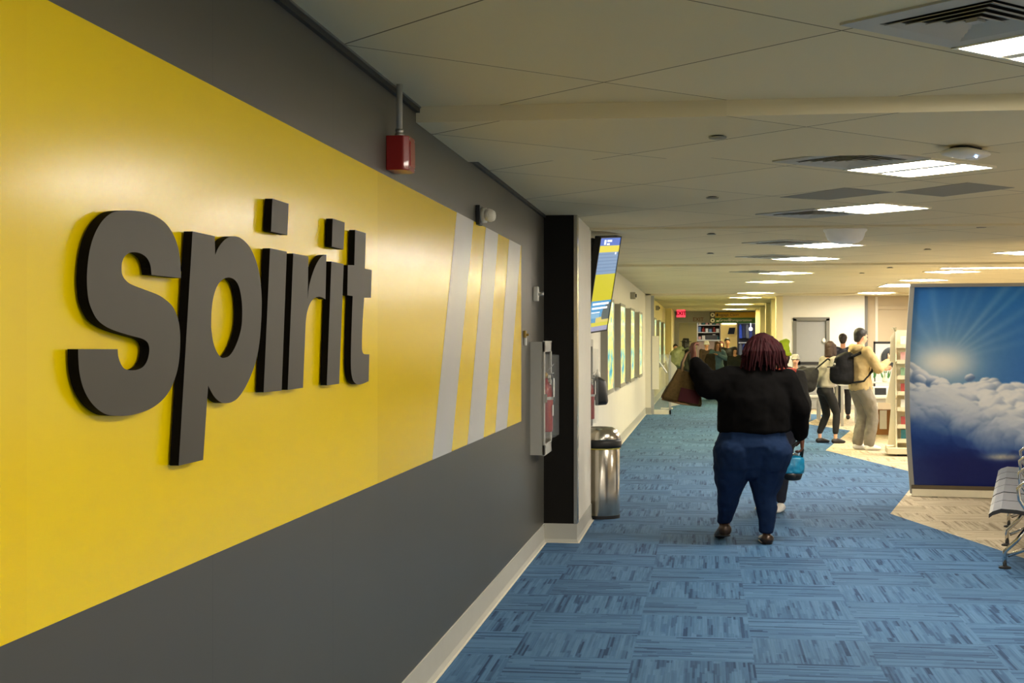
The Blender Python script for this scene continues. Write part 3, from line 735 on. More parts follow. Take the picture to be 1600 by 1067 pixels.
for zz_, rr in ((.38, .05), (.28, .06), (.12, .05), (-.05, .06), (-.2, .045)): hull(fb, [(TM @ Vector((-W2+.06, .10, zz_)), rr)])
obj('cables', remesh(fb, .012, 4), M['black'], parent=tv, world=True)
def tvmat():
    m, nt, b = nmat('screen_picture'); L = nt.links
    tc = N(nt, 'ShaderNodeTexCoord'); sp = N(nt, 'ShaderNodeSeparateXYZ'); L.new(tc.outputs['Generated'], sp.inputs[0])
    at = N(nt, 'ShaderNodeUVMap'); L.new(at.outputs[0], sp.inputs[0])
    x, y = sp.outputs[0], sp.outputs[1]
    r = N(nt, 'ShaderNodeValToRGB'); r.color_ramp.interpolation = 'CONSTANT'; L.new(y, r.inputs[0])
    els = [(0, (150, 155, 190)), (.05, (214, 208, 60)), (.09, (40, 150, 200)), (.15, (60, 160, 215)), (.325, (214, 204, 20)), (.61, (128, 160, 196)), (.845, (240, 222, 60)), (.915, (72, 112, 205))]
    r.color_ramp.elements[0].position = 0; r.color_ramp.elements[0].color = lin(els[0][1])
    r.color_ramp.elements[1].position = els[1][0]; r.color_ramp.elements[1].color = lin(els[1][1])
    for p, c in els[2:]: e = r.color_ramp.elements.new(p); e.color = lin(c)
    col = r.outputs[0]
    def band(v, lo, hi): return MA(nt, 'MULTIPLY', MA(nt, 'GREATER_THAN', v, lo), MA(nt, 'LESS_THAN', v, hi))
    # table rows
    rows = MA(nt, 'LESS_THAN', MA(nt, 'FRACT', MA(nt, 'MULTIPLY', y, 28)), .3)
    col = MIX(nt, MA(nt, 'MULTIPLY', MA(nt, 'MULTIPLY', rows, band(y, .615, .84)), .5), col, lin((86, 118, 160)))
    no = N(nt, 'ShaderNodeTexNoise'); no.inputs['Scale'].default_value = 9; L.new(at.outputs[0], no.inputs[0])
    # beach picture: sand and palms at the right
    sand = MA(nt, 'MULTIPLY', band(y, .09, .15), MA(nt, 'GREATER_THAN', x, .35))
    col = MIX(nt, sand, col, lin((222, 205, 110)))
    dx = MA(nt, 'SUBTRACT', x, 1.0); dy = MA(nt, 'MULTIPLY', MA(nt, 'SUBTRACT', y, .185), 3.2)
    rr = MA(nt, 'SQRT', MA(nt, 'ADD', MA(nt, 'MULTIPLY', dx, dx), MA(nt, 'MULTIPLY', dy, dy)))
    palm = MA(nt, 'LESS_THAN', MA(nt, 'ADD', rr, MA(nt, 'MULTIPLY', no.outputs[0], .3)), .55)
    col = MIX(nt, MA(nt, 'MULTIPLY', palm, band(y, .12, .3)), col, lin((70, 92, 96)))
    haze = MA(nt, 'MULTIPLY', band(y, .14, .2), .6); col = MIX(nt, MA(nt, 'MULTIPLY', haze, MA(nt, 'LESS_THAN', x, .5)), col, lin((150, 200, 225)))
    L.new(col, b.inputs['Emission Color']); b.inputs['Emission Strength'].default_value = .34
    b.inputs['Base Color'].default_value = (.02, .02, .02, 1); b.inputs['Roughness'].default_value = .2
    return m
fb = B(); uvl = fb.loops.layers.uv.new('UVMap')
vs4 = [fb.verts.new(TM @ Vector((x, -.002, z))) for x, z in ((-W2+.012, -H2+.014), (W2-.012, -H2+.014), (W2-.012, H2-.012), (-W2+.012, H2-.012))]
fc = fb.faces.new(vs4)
for lp, uv in zip(fc.loops, ((0, 0), (1, 0), (1, 1), (0, 1))): lp[uvl].uv = uv
obj('screen', fb, tvmat(), parent=tv, world=True, label='lit screen picture', norm=False)
wt = emat('screen_white', (235, 240, 250), .4)
fb = B()
for x0, x1, z0, z1 in ((-.13, -.09, H2-.075, H2-.03), (-.07, .03, H2-.05, H2-.03), (-.07, -.01, H2-.078, H2-.062), (-W2+.05, W2-.06, -H2+.265, -H2+.285), (-W2+.05, W2-.08, -H2+.225, -H2+.243), (-W2+.05, -.0, -H2+.19, -H2+.198), (W2-.09, W2-.06, H2-.17, H2-.15)): box(fb, x0, x1, -.0035, -.0022, z0, z1, TM)
obj('screen_text', fb, wt, parent=tv, world=True, label='white lines of screen text')
# ================================================================== backlit poster boxes
def postermat():
    m, nt, b = nmat('backlit_poster'); L = nt.links
    tc = N(nt, 'ShaderNodeTexCoord'); mp = N(nt, 'ShaderNodeMapping'); mp.inputs['Scale'].default_value = (1, 2.2, 3.4)
    L.new(tc.outputs['Object'], mp.inputs[0])
    no = N(nt, 'ShaderNodeTexNoise'); no.inputs['Scale'].default_value = 1.6; no.inputs['Detail'].default_value = 5; L.new(mp.outputs[0], no.inputs[0])
    r = N(nt, 'ShaderNodeValToRGB'); L.new(no.outputs[0], r.inputs[0])
    e = r.color_ramp.elements; e[0].position = .25; e[0].color = lin((20, 90, 110)); e[1].position = .75; e[1].color = lin((255, 250, 220))
    for p, c in ((.38, (40, 170, 190)), (.45, (150, 215, 190)), (.52, (240, 225, 90)), (.6, (250, 240, 150)), (.67, (235, 160, 140))): q = e.new(p); q.color = lin(c)
    L.new(r.outputs[0], b.inputs['Emission Color']); b.inputs['Emission Strength'].default_value = .42
    b.inputs['Base Color'].default_value = (.05, .05, .05, 1); b.inputs['Roughness'].default_value = .12
    return m
M['poster'] = postermat()
M['boxside'] = mat('grey_lightbox_side', (150, 146, 130), rough=.5, var=.05)
def lightbox(v, a, lab, z0=.93, z1=2.15, wd=1.25, dp=.085):
    r = root('poster_lightbox', lab, 'lightbox', (-a, v+wd/2, z0), 0, 'backlit poster boxes along the left wall')
    obj('housing', bx(0, dp-.01, -wd/2, wd/2, 0, z1-z0), M['boxside'], parent=r)
    fb = B()
    for y0, y1, q0, q1 in ((-wd/2-.01, -wd/2+.025, 0, z1-z0), (wd/2-.025, wd/2+.01, 0, z1-z0), (-wd/2, wd/2, -.01, .05), (-wd/2, wd/2, z1-z0-.03, z1-z0+.01)): box(fb, dp-.01, dp+.006, y0, y1, q0, q1)
    obj('frame', fb, M['boxside'], parent=r)
    obj('poster', bx(dp-.01, dp, -wd/2+.025, wd/2-.025, .05, z1-z0-.03), M['poster'], parent=r, label='colourful backlit poster')
for v, lab in ((18.2, 'nearest backlit poster box on the white wall, half hidden under the tilted screen'), (21.0, 'second backlit poster box on the white wall'), (23.9, 'third backlit poster box on the white wall'), (27.0, 'fourth and last backlit poster box before the glass partition')):
    lightbox(v, 1.32, lab)
for v, lab in ((34.0, 'first backlit poster box beyond the glass partition'), (37.6, 'middle backlit poster box beyond the glass partition'), (41.4, 'farthest backlit poster box in the narrow corridor')):
    lightbox(v, 1.32, lab, dp=.12)
# black wall dispenser
u0 = -1.32; d = 17.2; v = d*CS-.17
dz1 = 1.6-(583-533.5)*d/F; dz0 = 1.6-(632-533.5)*d/F
dp_ = root('wall_dispenser', 'black wall dispenser with a white nozzle beyond the farther extinguisher cabinet', 'dispenser', (-1.32, v, dz0))
bm = B(); hull(bm, [((.05, 0, .05), (.05, .1, .05)), ((.15, 0, .06), (.035, .08, .05)), ((.05, 0, .3), (.05, .1, .05)), ((.12, 0, .27), (.04, .08, .04))]); obj('body', bm, M['black'], parent=dp_, smooth=True)
obj('nozzle', lathe(B(), [(.02, .34), (.03, .36), (.03, .38), (.012, .40), (.012, .42), (0, .43)], c=(.06, 0, 0), seg=16), M['offwhite'], parent=dp_, smooth=True, label='white nozzle')
obj('backplate', bx(0, .02, -.11, .11, 0, .36), M['black'], parent=dp_)
# small emergency lamps on the white wall
for px, py, a, d, lab in ((985, 463, 1.32, 25, 'small grey box on the white wall above the poster boxes'), (1024.5, 482, 1.32, 38, 'tiny grey box high on the wall beyond the partition')):
    v = WV(px, a); z = 1.6+(533.5-py)*v/F
    r = root('wall_sensor', lab, 'sensor', (-a, v, z-.05), 0, 'small grey wall boxes')
    obj('housing', bx(0, .09, -.08, .08, 0, .12), M['boxside'], parent=r, bevel=.008); obj('lens', bx(.09, .11, -.04, .04, .03, .09), M['black'], parent=r)
# ================================================================== glass partition with exit gate wings
gp = root('glass_partition', 'metal framed glass partition standing out from the left wall', 'glass partition', (-1.2, 31.8, 0))
def gbx(x0, x1, y0, y1, z0, z1): return bx(x0, x1, y0, y1, z0, z1)
obj('post', gbx(0, .07, -.03, .05, 0, 2.6), M['alu'], parent=gp)
obj('post', gbx(.40, .44, -.03, .03, 0, 1.30), M['alu'], parent=gp)
obj('bottom_rail', gbx(.07, .44, -.03, .03, .0, .1), M['baseedge'], parent=gp)
obj('pane', gbx(.07, .40, -.006, .006, .1, 1.32), M['glass'], parent=gp)
obj('notice_panel', gbx(.03, .18, -.05, -.035, .55, 1.72), M['offwhite'], parent=gp, label='tall white notice panel')
ww = root('gate_wing', 'slanted frosted gate wing beside the glass partition', 'gate', (-1.2, 34.5, 0))
bm = B(); prism(bm, [(.36, 0, .05), (.60, 0, .10), (.66, 0, .55), (.50, 0, 1.0), (.22, 0, 1.28), (.30, 0, .95)], (0, .04, 0)); obj('wing_panel', bm, M['frost'], parent=ww)
obj('wing_post', bx(.32, .38, -.02, .06, 0, 1.1), M['alu'], parent=ww)
obj('hand_rail', tube(B(), [(.0, -.3, 1.22), (.15, -.25, 1.05), (.28, -.2, .86)], .022, 8), M['alu'], parent=ww)
obj('foot_plate', bx(.14, .42, -.3, .1, 0, .02), M['offwhite'], parent=ww)
# ================================================================== curved cloud display
def cloud_image(W_, H_):
    """sky picture printed on the display; x 0..1, y 0..1 (down)"""
    rng = np.random.default_rng(11)
    X, Y = np.meshgrid(np.linspace(0, 1, W_), np.linspace(0, 1, H_))
    PX = X*360; PY = Y*322            # picture units
    def fbm(nx, ny, seed):
        r = np.random.default_rng(seed); out = np.zeros_like(X); amp = 1
        for o in range(5):
            gx, gy = int(nx*2**o)+2, int(ny*2**o)+2
            g = r.random((gy+1, gx+1)); fx = X*(gx-1); fy = Y*(gy-1)
            ix = fx.astype(int); iy = fy.astype(int); tx = fx-ix; ty = fy-iy
            tx = tx*tx*(3-2*tx); ty = ty*ty*(3-2*ty)
            v = (g[iy, ix]*(1-tx)+g[iy, ix+1]*tx)*(1-ty)+(g[iy+1, ix]*(1-tx)+g[iy+1, ix+1]*tx)*ty
            out += amp*v; amp *= .5
        return out/1.94
    def C(*c): return np.array(c, float)
    def mix(a, b, t): return a*(1-t[..., None])+b*t[..., None]
    img = np.zeros(X.shape+(3,)) + C(30, 112, 205)
    img = mix(img, C(44, 134, 222)+0*img, np.clip((PX-60)/200, 0, 1)*np.clip(1-PY/200, 0, 1))
    img = mix(img, C(36, 92, 170)+0*img, np.clip((PY-30)/140, 0, 1)*.6)
    sx, sy = 48, 122
    dx, dy = PX-sx, PY-sy; rr = np.hypot(dx, dy); an = np.arctan2(-dy, dx)
    rays = np.zeros_like(X)
    for a0, w, s in ((1.75, .06, .4), (1.45, .05, .25), (2.1, .08, .3), (1.15, .05, .3), (.93, .045, .75), (.80, .03, .55), (.62, .05, .5), (.45, .05, .35), (.28, .06, .25), (2.5, .1, .3), (1.3, .03, .2)):
        rays += s*np.exp(-((an-a0)/w)**2)
    rays *= np.clip((rr-10)/40, 0, 1)*np.exp(-rr/190)*(dy < 20)
    img = mix(img, C(180, 215, 245)+0*img, np.clip(rays*.7, 0, .55))
    img = mix(img, C(150, 185, 205)+0*img, np.clip(np.exp(-(rr/85)**2)*.8, 0, 1))
    img = mix(img, C(252, 251, 240)+0*img, np.clip(np.exp(-((dx/42)**2+(dy/26)**2)**1.2)*1.0, 0, 1))
    # dark sky under the clouds
    low = np.clip((PY-175-(PX-100)*.1)/70, 0, 1)
    navy = mix(C(14, 70, 150)+0*img, C(4, 24, 96)+0*img, np.clip((PY-210)/70, 0, 1))
    img = mix(img, navy, low)
    img = mix(img, C(20, 62, 135)+0*img, np.clip(1-PX/60, 0, 1)*np.clip((PY-140)/60, 0, 1)*.7)
    # cloud bank: crest line, then many billows painted from back to front
    topx = [0, 10, 30, 45, 60, 80, 100, 125, 145, 165, 185, 230, 280, 330, 360]
    topy = [128, 134, 146, 156, 156, 146, 150, 162, 158, 150, 152, 164, 150, 160, 170]
    sdx, sdy = None, None
    puffs = []
    for layer, (off, n, r0, r1) in enumerate(((6, 70, 7, 16), (26, 90, 9, 22), (48, 100, 11, 26), (74, 90, 12, 30))):
        for i in range(n):
            x = rng.random()*380-10; t = np.interp(x, topx, topy)
            y = t+off+rng.normal()*8+r1*.35
            puffs.append((y, x, r0+(r1-r0)*rng.random(), layer))
    # second bank: the crest descends to the right
    for i in range(150):
        x = 15+rng.random()*330
        y = np.interp(x, [0, 40, 60, 85, 110, 140, 175, 215, 260, 360], [170, 172, 176, 166, 176, 205, 228, 245, 226, 205])+rng.normal()*9
        puffs.append((y+14, x, 8+16*rng.random(), 5))
    puffs.sort()
    fb = fbm(9, 9, 3)
    for y, x, r, ly in puffs:
        wx = PX+(fb-.5)*16; wy = PY+(fb-.5)*16
        q = ((wx-x)/r)**2+((wy-y)/r)**2
        mk = q < 1.0
        if not mk.any(): continue
        nx = (wx-x)/r; ny = (wy-y)/r
        lx, lyy = sx-x, sy-y; ln = math.hypot(lx, lyy)+1; lx /= ln; lyy /= ln
        lit = np.clip(.36+.55*(nx*lx+ny*lyy)+.40*(-ny), 0, 1)
        depth = np.clip((y-np.interp(x, topx, topy))/125, 0, 1)
        bottom = np.clip((y-(168+max(0, x-30)*.30))/80, 0, 1)
        hi = C(246, 248, 250)*(1-.25*depth)+C(190, 205, 225)*.25*depth
        lo = C(92, 124, 172)*(1-bottom)+C(40, 76, 150)*bottom
        col = lo+(hi-lo)*(np.clip(lit*1.12-.06, 0, 1)[..., None]**1.3)*(1-.55*bottom)
        al = np.clip((1-q)*3.6, 0, 1)*(1-.9*np.clip(bottom*1.25-.1, 0, 1))
        al = al*mk
        img = mix(img, col, al)
    # soft fade of the lower edge into navy
    fade = np.clip((PY-(232+np.clip(PX-40, 0, 200)*.24+(fbm(5, 5, 8)-.5)*50))/46, 0, 1)
    fade *= 1-np.exp(-(((PX-135)/26)**2+((PY-272)/7)**2))*.6
    img = mix(img, navy, fade*.95)
    wisp = np.exp(-(((PX-134)/22)**2+((PY-273)/5)**2))*(.4+.6*fbm(30, 30, 5))
    img = mix(img, C(215, 205, 180)+0*img, np.clip(wisp*1.3, 0, .85))
    left = np.clip(1-PX/50, 0, 1)*np.clip((PY-240)/50, 0, 1)*fbm(6, 6, 9)
    img = mix(img, C(90, 110, 150)+0*img, left*.5)
    img += (fbm(60, 60, 21)-.5)[..., None]*6
    return np.clip(img, 0, 255)
pbl = PT(1427, 768, 14.9); d0 = 14.9
tilt = R(14)
wdir = Vector((math.cos(TH-tilt), math.sin(TH-tilt), 0)); ndir = Vector((-wdir.y, wdir.x, 0))   # ndir points away from the viewer
org = Vector(PL(1424, 14.9)+(0,))
DM = Matrix(((wdir.x, ndir.x, 0, org.x), (wdir.y, ndir.y, 0, org.y), (0, 0, 1, 0), (0, 0, 0, 1)))
cd = root('cloud_display', 'tall curved display panel printed with sunbeams over clouds behind the seats', 'display panel', tuple(org))
PWd, PHt = 2.4, 2.165; Z0 = .03
def bow(t): return .10*math.sin(PI*t)          # the panel bulges towards the viewer
def edge(t): return -.055*math.sin(PI*min(1, t*1.0))
# picture as a coloured grid
NXp, NYp = 300, 260
im = cloud_image(NXp, NYp)
me = bpy.data.meshes.new('picture')
verts = []; faces = []
for j in range(NYp):
    t = j/(NYp-1); z = Z0+.085+(PHt-.085-.035)*(1-t); tt = (z-Z0)/PHt
    for i in range(NXp):
        s = i/(NXp-1); x = .035+edge(tt)+(PWd-.07-edge(tt)*2)*s
        verts.append((x, -bow(tt)-.004, z))
for j in range(NYp-1):
    for i in range(NXp-1):
        a = j*NXp+i; faces.append((a, a+NXp, a+NXp+1, a+1))
me.from_pydata(verts, [], faces)
at = me.color_attributes.new('print', 'FLOAT_COLOR', 'POINT')
c = im.reshape(-1, 3)/255.0
c = np.where(c <= .04045, c/12.92, ((c+.055)/1.055)**2.4)
at.data.foreach_set('color', np.concatenate([c, np.ones((len(c), 1))], 1).astype(np.float32).ravel())
me.transform(DM)
m, nt, b = nmat('printed_sky'); L = nt.links
va = N(nt, 'ShaderNodeVertexColor'); va.layer_name = 'print'
L.new(va.outputs[0], b.inputs['Base Color']); b.inputs['Roughness'].default_value = .35; b.inputs['Specular IOR Level'].default_value = .3
obj('picture', me, m, parent=cd, world=True, smooth=True, label='printed picture of sunbeams over clouds')
n = 24
def strip(x0f, x1f, y0, y1, z0=None, z1=None):
    bm = B(); prev = None
    for k in range(n+1):
        t = k/n; z = Z0+PHt*t; yb = -bow(t); e = edge(t)
        q = [bm.verts.new(DM @ Vector((x, y, z))) for x, y in ((x0f(e), yb+y0), (x1f(e), yb+y0), (x1f(e), yb+y1), (x0f(e), yb+y1))]
        if prev:
            for i in range(4): bm.faces.new((prev[i], prev[(i+1) % 4], q[(i+1) % 4], q[i]))
        else: bm.faces.new(q)
        prev = q
    bm.faces.new(prev[::-1]); return bm
M['dframe'] = mat('grey_aluminium_frame', (158, 157, 150), rough=.45, metal=.3, var=.04)
obj('side_frame', strip(lambda e: -.012+e, lambda e: .035+e, -.02, .09), M['dframe'], parent=cd, world=True)
obj('side_frame', strip(lambda e: PWd-.035-e, lambda e: PWd+.012-e, -.02, .09), M['dframe'], parent=cd, world=True)
obj('back_panel', strip(lambda e: .03+e, lambda e: PWd-.03-e, .004, .05), M['dframe'], parent=cd, world=True)
bm = B(); box(bm, 0, PWd, -.03, .09, Z0+PHt-.035, Z0+PHt+.0, DM); obj('top_rail', bm, M['dframe'], parent=cd, world=True)
bm = B(); box(bm, 0, PWd, -.035, .09, Z0+.05, Z0+.09, DM); obj('bottom_rail', bm, mat('dark_bronze_rail', (92, 80, 60), rough=.4, metal=.3), parent=cd, world=True)
bm = B(); box(bm, 0.005, PWd, -.05, .12, .006, Z0+.05, DM); obj('base_plinth', bm, mat('cream_plinth', (226, 218, 192), rough=.5), parent=cd, world=True, label='cream base plinth')
bm = B(); box(bm, 0.2, .26, -.04, .11, 0, .007, DM); box(bm, PWd-.26, PWd-.2, -.04, .11, 0, .007, DM); obj('foot_pad', bm, M['black'], parent=cd, world=True)
# ================================================================== beam seating
r0 = Vector(PL(1570, F*1.6/(888-533.5))+(0,))
far = Vector(PL(1586, F*1.6/(822-533.5))+(0,)); dr = (far-r0).normalized()
dr = Vector((math.sin(R(12)), math.cos(R(12)), 0))
rt = Vector((dr.y, -dr.x, 0))                                  # to the right, towards the backrests
SM_ = Matrix(((rt.x, dr.x, 0, r0.x), (rt.y, dr.y, 0, r0.y), (0, 0, 1, 0), (0, 0, 0, 1)))
M['seatgrey'] = mat('grey_perforated_vinyl', (118, 120, 124), rough=.45, var=.12, scale=90)
M['seatedge'] = mat('black_seat_edge', (24, 24, 26), rough=.5)
bench = root('beam_seating', 'row of grey padded airport seats on a chrome beam at the right edge', 'beam seating', tuple(r0))
def seat_profile():   # (x right, z) across the seat then up the back
    return [(-.10, .415), (-.075, .435), (-.02, .455), (.08, .45), (.2, .43), (.3, .425), (.38, .435), (.43, .47), (.47, .56), (.51, .70), (.55, .84), (.575, .90)]
SWd = .555
for k in range(6):
    y0 = -.32+k*.60+ (0 if k % 2 == 0 else -.02); y1 = y0+SWd
    prof = seat_profile()
    bm = B(); up = [bm.verts.new(SM_ @ Vector((x, y0, z))) for x, z in prof]; up2 = [bm.verts.new(SM_ @ Vector((x, y1, z))) for x, z in prof]
    th = [(x+(.012 if i > 6 else 0), z-(.028 if i < 9 else .01)) for i, (x, z) in enumerate(prof)]
    dn = [bm.verts.new(SM_ @ Vector((x+.008*(i > 6)*2, y0, z))) for i, (x, z) in enumerate(th)]; dn2 = [bm.verts.new(SM_ @ Vector((x+.008*(i > 6)*2, y1, z))) for i, (x, z) in enumerate(th)]
    for i in range(len(prof)-1):
        f1 = bm.faces.new((up[i], up2[i], up2[i+1], up[i+1])); f1.material_index = 0
        f2_ = bm.faces.new((dn[i], dn[i+1], dn2[i+1], dn2[i])); f2_.material_index = 1
        f3 = bm.faces.new((up[i], up[i+1], dn[i+1], dn[i])); f3.material_index = 1
        f4 = bm.faces.new((up2[i], dn2[i], dn2[i+1], up2[i+1])); f4.material_index = 1
    for q in ((up[0], dn[0], dn2[0], up2[0]), (up[-1], up2[-1], dn2[-1], dn[-1])): bm.faces.new(q).material_index = 1
    obj('seat', bm, [M['seatgrey'], M['seatedge']], parent=bench, world=True, smooth=False)
def bt(pts, r, name='x', m=None):
    return obj(name, tube(B(), [SM_ @ Vector(p) for p in pts], r, 12), m or M['chrome'], parent=bench, world=True, smooth=True)
bm = B(); box(bm, .13, .21, -.34, 3.3, .33, .39, SM_); obj('beam', bm, M['alu'], parent=bench, world=True)
for y in (0.0, 1.2, 2.4):
    bm = B()
    tube(bm, [SM_ @ Vector(p) for p in ((0, y, .03), (0, y, .12), (.08, y, .20), (.19, y, .345))], .016, 12)
    tube(bm, [SM_ @ Vector(p) for p in ((.02, y, .09), (.16, y, .15), (.34, y, .17), (.52, y, .06))], .014, 12)
    tube(bm, [SM_ @ Vector(p) for p in ((.52, y, .02), (.50, y, .14), (.36, y, .26), (.19, y, .345))], .014, 12)
    lg = obj('leg', bm, M['chrome'], parent=bench, world=True, smooth=True)
    for x in (0, .52):
        q = SM_ @ Vector((x, y, 0)); obj('foot_pad', lathe(B(), [(0, 0), (.042, 0), (.042, .012), (.015, .02), (.012, .035), (0, .035)], c=tuple(q), seg=20), M['black'], parent=lg, world=True)
for y in (-.34, .86, 2.06, 3.2):
    bt([(.20, y, .37), (.10, y, .52), (.09, y, .60), (.14, y, .645), (.42, y, .64), (.48, y, .62), (.47, y, .55)], .014, 'armrest')
# ================================================================== shop area beyond
M['rack'] = mat('cream_enamel_rack', (232, 222, 188), rough=.5, var=.03)
ud, vd = PL(1403, 20.3)
rk = root('magazine_rack', 'tall cream tiered magazine rack half hidden behind the cloud display', 'magazine rack', (ud, vd, 0), R(-4))
# local: x right (shelves run right), y away; side panel profile stepped on the customer side (-y and left)
def side(x):
    bm = B(); prism(bm, [(x, -.26, .06), (x, -.24, .14), (x, -.10, .78), (x, -.16, .82), (x, -.10, 1.10), (x, -.03, 1.28), (x, -.12, 1.32), (x, -.02, 1.74), (x, -.07, 1.80), (x, .07, 1.80), (x, .02, 1.74), (x, .12, 1.32), (x, .03, 1.28), (x, .10, 1.1), (x, .16, .82), (x, .10, .78), (x, .24, .14), (x, .26, .06)], (.018, 0, 0)); return bm
obj('side_panel', side(-.04), M['rack'], parent=rk); obj('side_panel', side(.95), M['rack'], parent=rk)
bm = B(); prism(bm, [(-.14, -.02, .14), (-.09, -.02, .72), (-.17, -.02, .74), (-.12, -.02, .98), (-.06, -.02, 1.30), (-.115, -.02, 1.32), (-.10, -.02, 1.66), (-.05, -.02, 1.74), (-.1, -.02, 1.80), (-.02, -.02, 1.80), (-.02, -.02, .14)], (0, .04, 0)); obj('end_fins', bm, M['rack'], parent=rk)
obj('base', bx(-.16, .97, -.28, .28, .03, .12), M['rack'], parent=rk, bevel=.01)
obj('centre_panel', bx(-.02, .95, -.008, .008, .12, 1.76), M['rack'], parent=rk)
obj('kick', bx(-.02, .9, -.2, .2, 0, .03), M['black'], parent=rk)
cols = {'pink': (214, 160, 150), 'teal': (20, 100, 105), 'cream': (228, 222, 205), 'red': (170, 60, 50), 'green': (130, 165, 125), 'white': (235, 234, 228), 'blue': (90, 130, 180)}
CM = {k: mat('cover_'+k, v, rough=.5, var=.25, scale=22) for k, v in cols.items()}
levels = [(.20, .24, ['teal', 'red']), (.40, .22, ['red', 'cream']), (.64, .20, ['cream', 'pink']), (.86, .18, ['red', 'white']), (1.08, .16, ['green', 'cream']), (1.30, .14, ['pink', 'cream']), (1.52, .12, ['cream', 'white'])]
for li, (z, dp2, cc) in enumerate(levels):
    for s in (-1, 1):
        y0, y1 = (-dp2, -.008) if s < 0 else (.008, dp2)
        sb = B(); box(sb, -.02, .95, y0, y1, z-.012, z); box(sb, -.02, .95, (y0 if s < 0 else y1-.006), (y0+.006 if s < 0 else y1), z, z+.045)
        obj('shelf', sb, M['rack'], parent=rk)
RM = wm(rk)
order = ['bottom', 'second', 'third', 'fourth', 'fifth', 'sixth', 'top']
for li, (z, dp2, cc) in enumerate(levels):
    for k in range(4):
        x = .03+k*.22; h = .15 if li else .17
        bm = B(); prism(bm, [(x, -dp2+.02, z+.001), (x+.16, -dp2+.02, z+.001), (x+.16, -dp2+.06, z+h), (x, -dp2+.06, z+h)], (0, .012, .002))
        bm.transform(RM)
        cl = cc[k % 2]
        tag(obj('magazine', bm, CM[cl], recenter=True), '%s-covered magazine on the %s shelf of the cream rack, %s' % (cl, order[li], ['nearest its left end', 'second from its left end', 'third from its left end', 'at the right end'][k]), 'magazine', 'magazines on the cream rack')
# tables
M['tabletop'] = mat('grey_table_laminate', (206, 204, 196), rough=.35, var=.03)
def table(name, label, px, py, wd, dp2, h, group='metal legged shop tables', rz=0.0):
    u, v = FLOOR(px, py)
    r = root(name, label, 'table', (u, v, 0), rz, group)
    obj('tabletop', bx(-.03, wd+.03, -.03, dp2+.03, h-.035, h), M['tabletop'], parent=r, bevel=.004)
    for x in (0, wd-.05):
        for y in (0, dp2-.05): obj('leg', bx(x, x+.05, y, y+.05, 0, h-.035), M['alu'], parent=r, bevel=.004)
    obj('apron', bx(.05, wd-.05, .01, .04, h-.1, h-.035), M['alu'], parent=r)
    return r, Vector((u, v, h))
t1, c1 = table('display_table', 'metal legged shop table holding the white box, nearest the cream rack', 1361, 689, .95, 2.4, .72)
t2, c2 = table('display_table', 'metal legged shop table behind the man in the hoodie', 1314, 666, .42, 1.2, .80)
t3_, c3 = table('low_table', 'low metal legged table left of the woman in black leggings', 1263, 657, .25, .5, .50)
def rel(c, x, y, z=0): return c+Vector((x, y, z))
# on table 1
def crate(label, x, y, wx, wy, h, m, c, z=0, name='box', cat='box', group=None):
    bm = B(); box(bm, 0, wx, 0, wy, 0, h); bm.transform(Matrix.Translation(rel(c, x, y, z)))
    return tag(obj(name, bm, m, recenter=True, bevel=.004), label, cat, group)
crate('white product box with a black panel on the metal table', .05, .1, .46, .3, .145, mat('white_box', (222, 224, 222), rough=.5), c1)
bb_ = bpy.data.objects[-1] if False else None
bm = B(); box(bm, .07, .25, .094, .0995, .02, .13); bm.transform(Matrix.Translation(c1)); tag(obj('printed_card', bm, mat('black_card', (30, 36, 44), rough=.4, var=.6, scale=30), recenter=True), 'black printed card leaning on the front of the white box', 'card')
ri = root('display_riser', 'small metal riser shelf at the back of the table under the flower vases', 'riser', tuple(rel(c1, .02, .9)), 0)
obj('shelf', bx(0, .75, 0, .35, .18, .2), M['tabletop'], parent=ri)
for x in (.01, .71): obj('riser_side', bx(x, x+.03, .01, .34, 0, .18), M['alu'], parent=ri)
crate('flat yellow tray under the riser shelf', .2, .95, .4, .25, .1, mat('yellow_tray', (206, 176, 90), rough=.6), c1, 0, 'tray', 'tray')
M['leaf'] = mat('green_leaf', (58, 120, 62), rough=.5, var=.2)
M['vase'] = mat('white_vase', (226, 228, 214), rough=.3)
fcol = [((226, 110, 96), 'coral'), ((240, 150, 90), 'orange'), ((232, 170, 160), 'pale pink')]
for k in range(3):
    p = rel(c1, .12+k*.23, 1.05, .20)
    r = root('tulip_vase', 'white vase of %s tulips on the riser, %s of three' % (fcol[k][1], ('leftmost', 'middle', 'rightmost')[k]), 'vase', tuple(p), 0, 'tulip vases on the shop table')
    obj('vase', lathe(B(), [(0, 0), (.045, 0), (.05, .03), (.035, .12), (.03, .15), (.025, .15), (0, .1)], seg=20), M['vase'], parent=r, smooth=True)
    lb = B()
    for j in range(7):
        a = j*2*PI/7; x, y = .07*math.cos(a), .05*math.sin(a)
        prism(lb, [(x*.3, y*.3, .03), (x, y, .09), (x*1.3, y*1.3, .19), (x*.8, y*.8, .12)], (.006, .004, 0))
    obj('leaves', lb, M['leaf'], parent=r)
    for j in range(5):
        a = j*2*PI/5+k; x, y = .055*math.cos(a), .05*math.sin(a); z = .21+.03*(j % 3)
        s = obj('stem', tube(B(), [(x*.2, y*.2, .12), (x*.7, y*.7, z-.02)], .004, 6), M['leaf'], parent=r)
        fb = B(); hull(fb, [((x*.7, y*.7, z), (.022, .022, .02)), ((x*.75, y*.75, z+.03), (.018, .018, .012))])
        obj('bloom', fb, mat('petal_%s' % fcol[k][1].replace(' ', '_'), fcol[(k+j) % 3][0], rough=.5), parent=s, smooth=True)
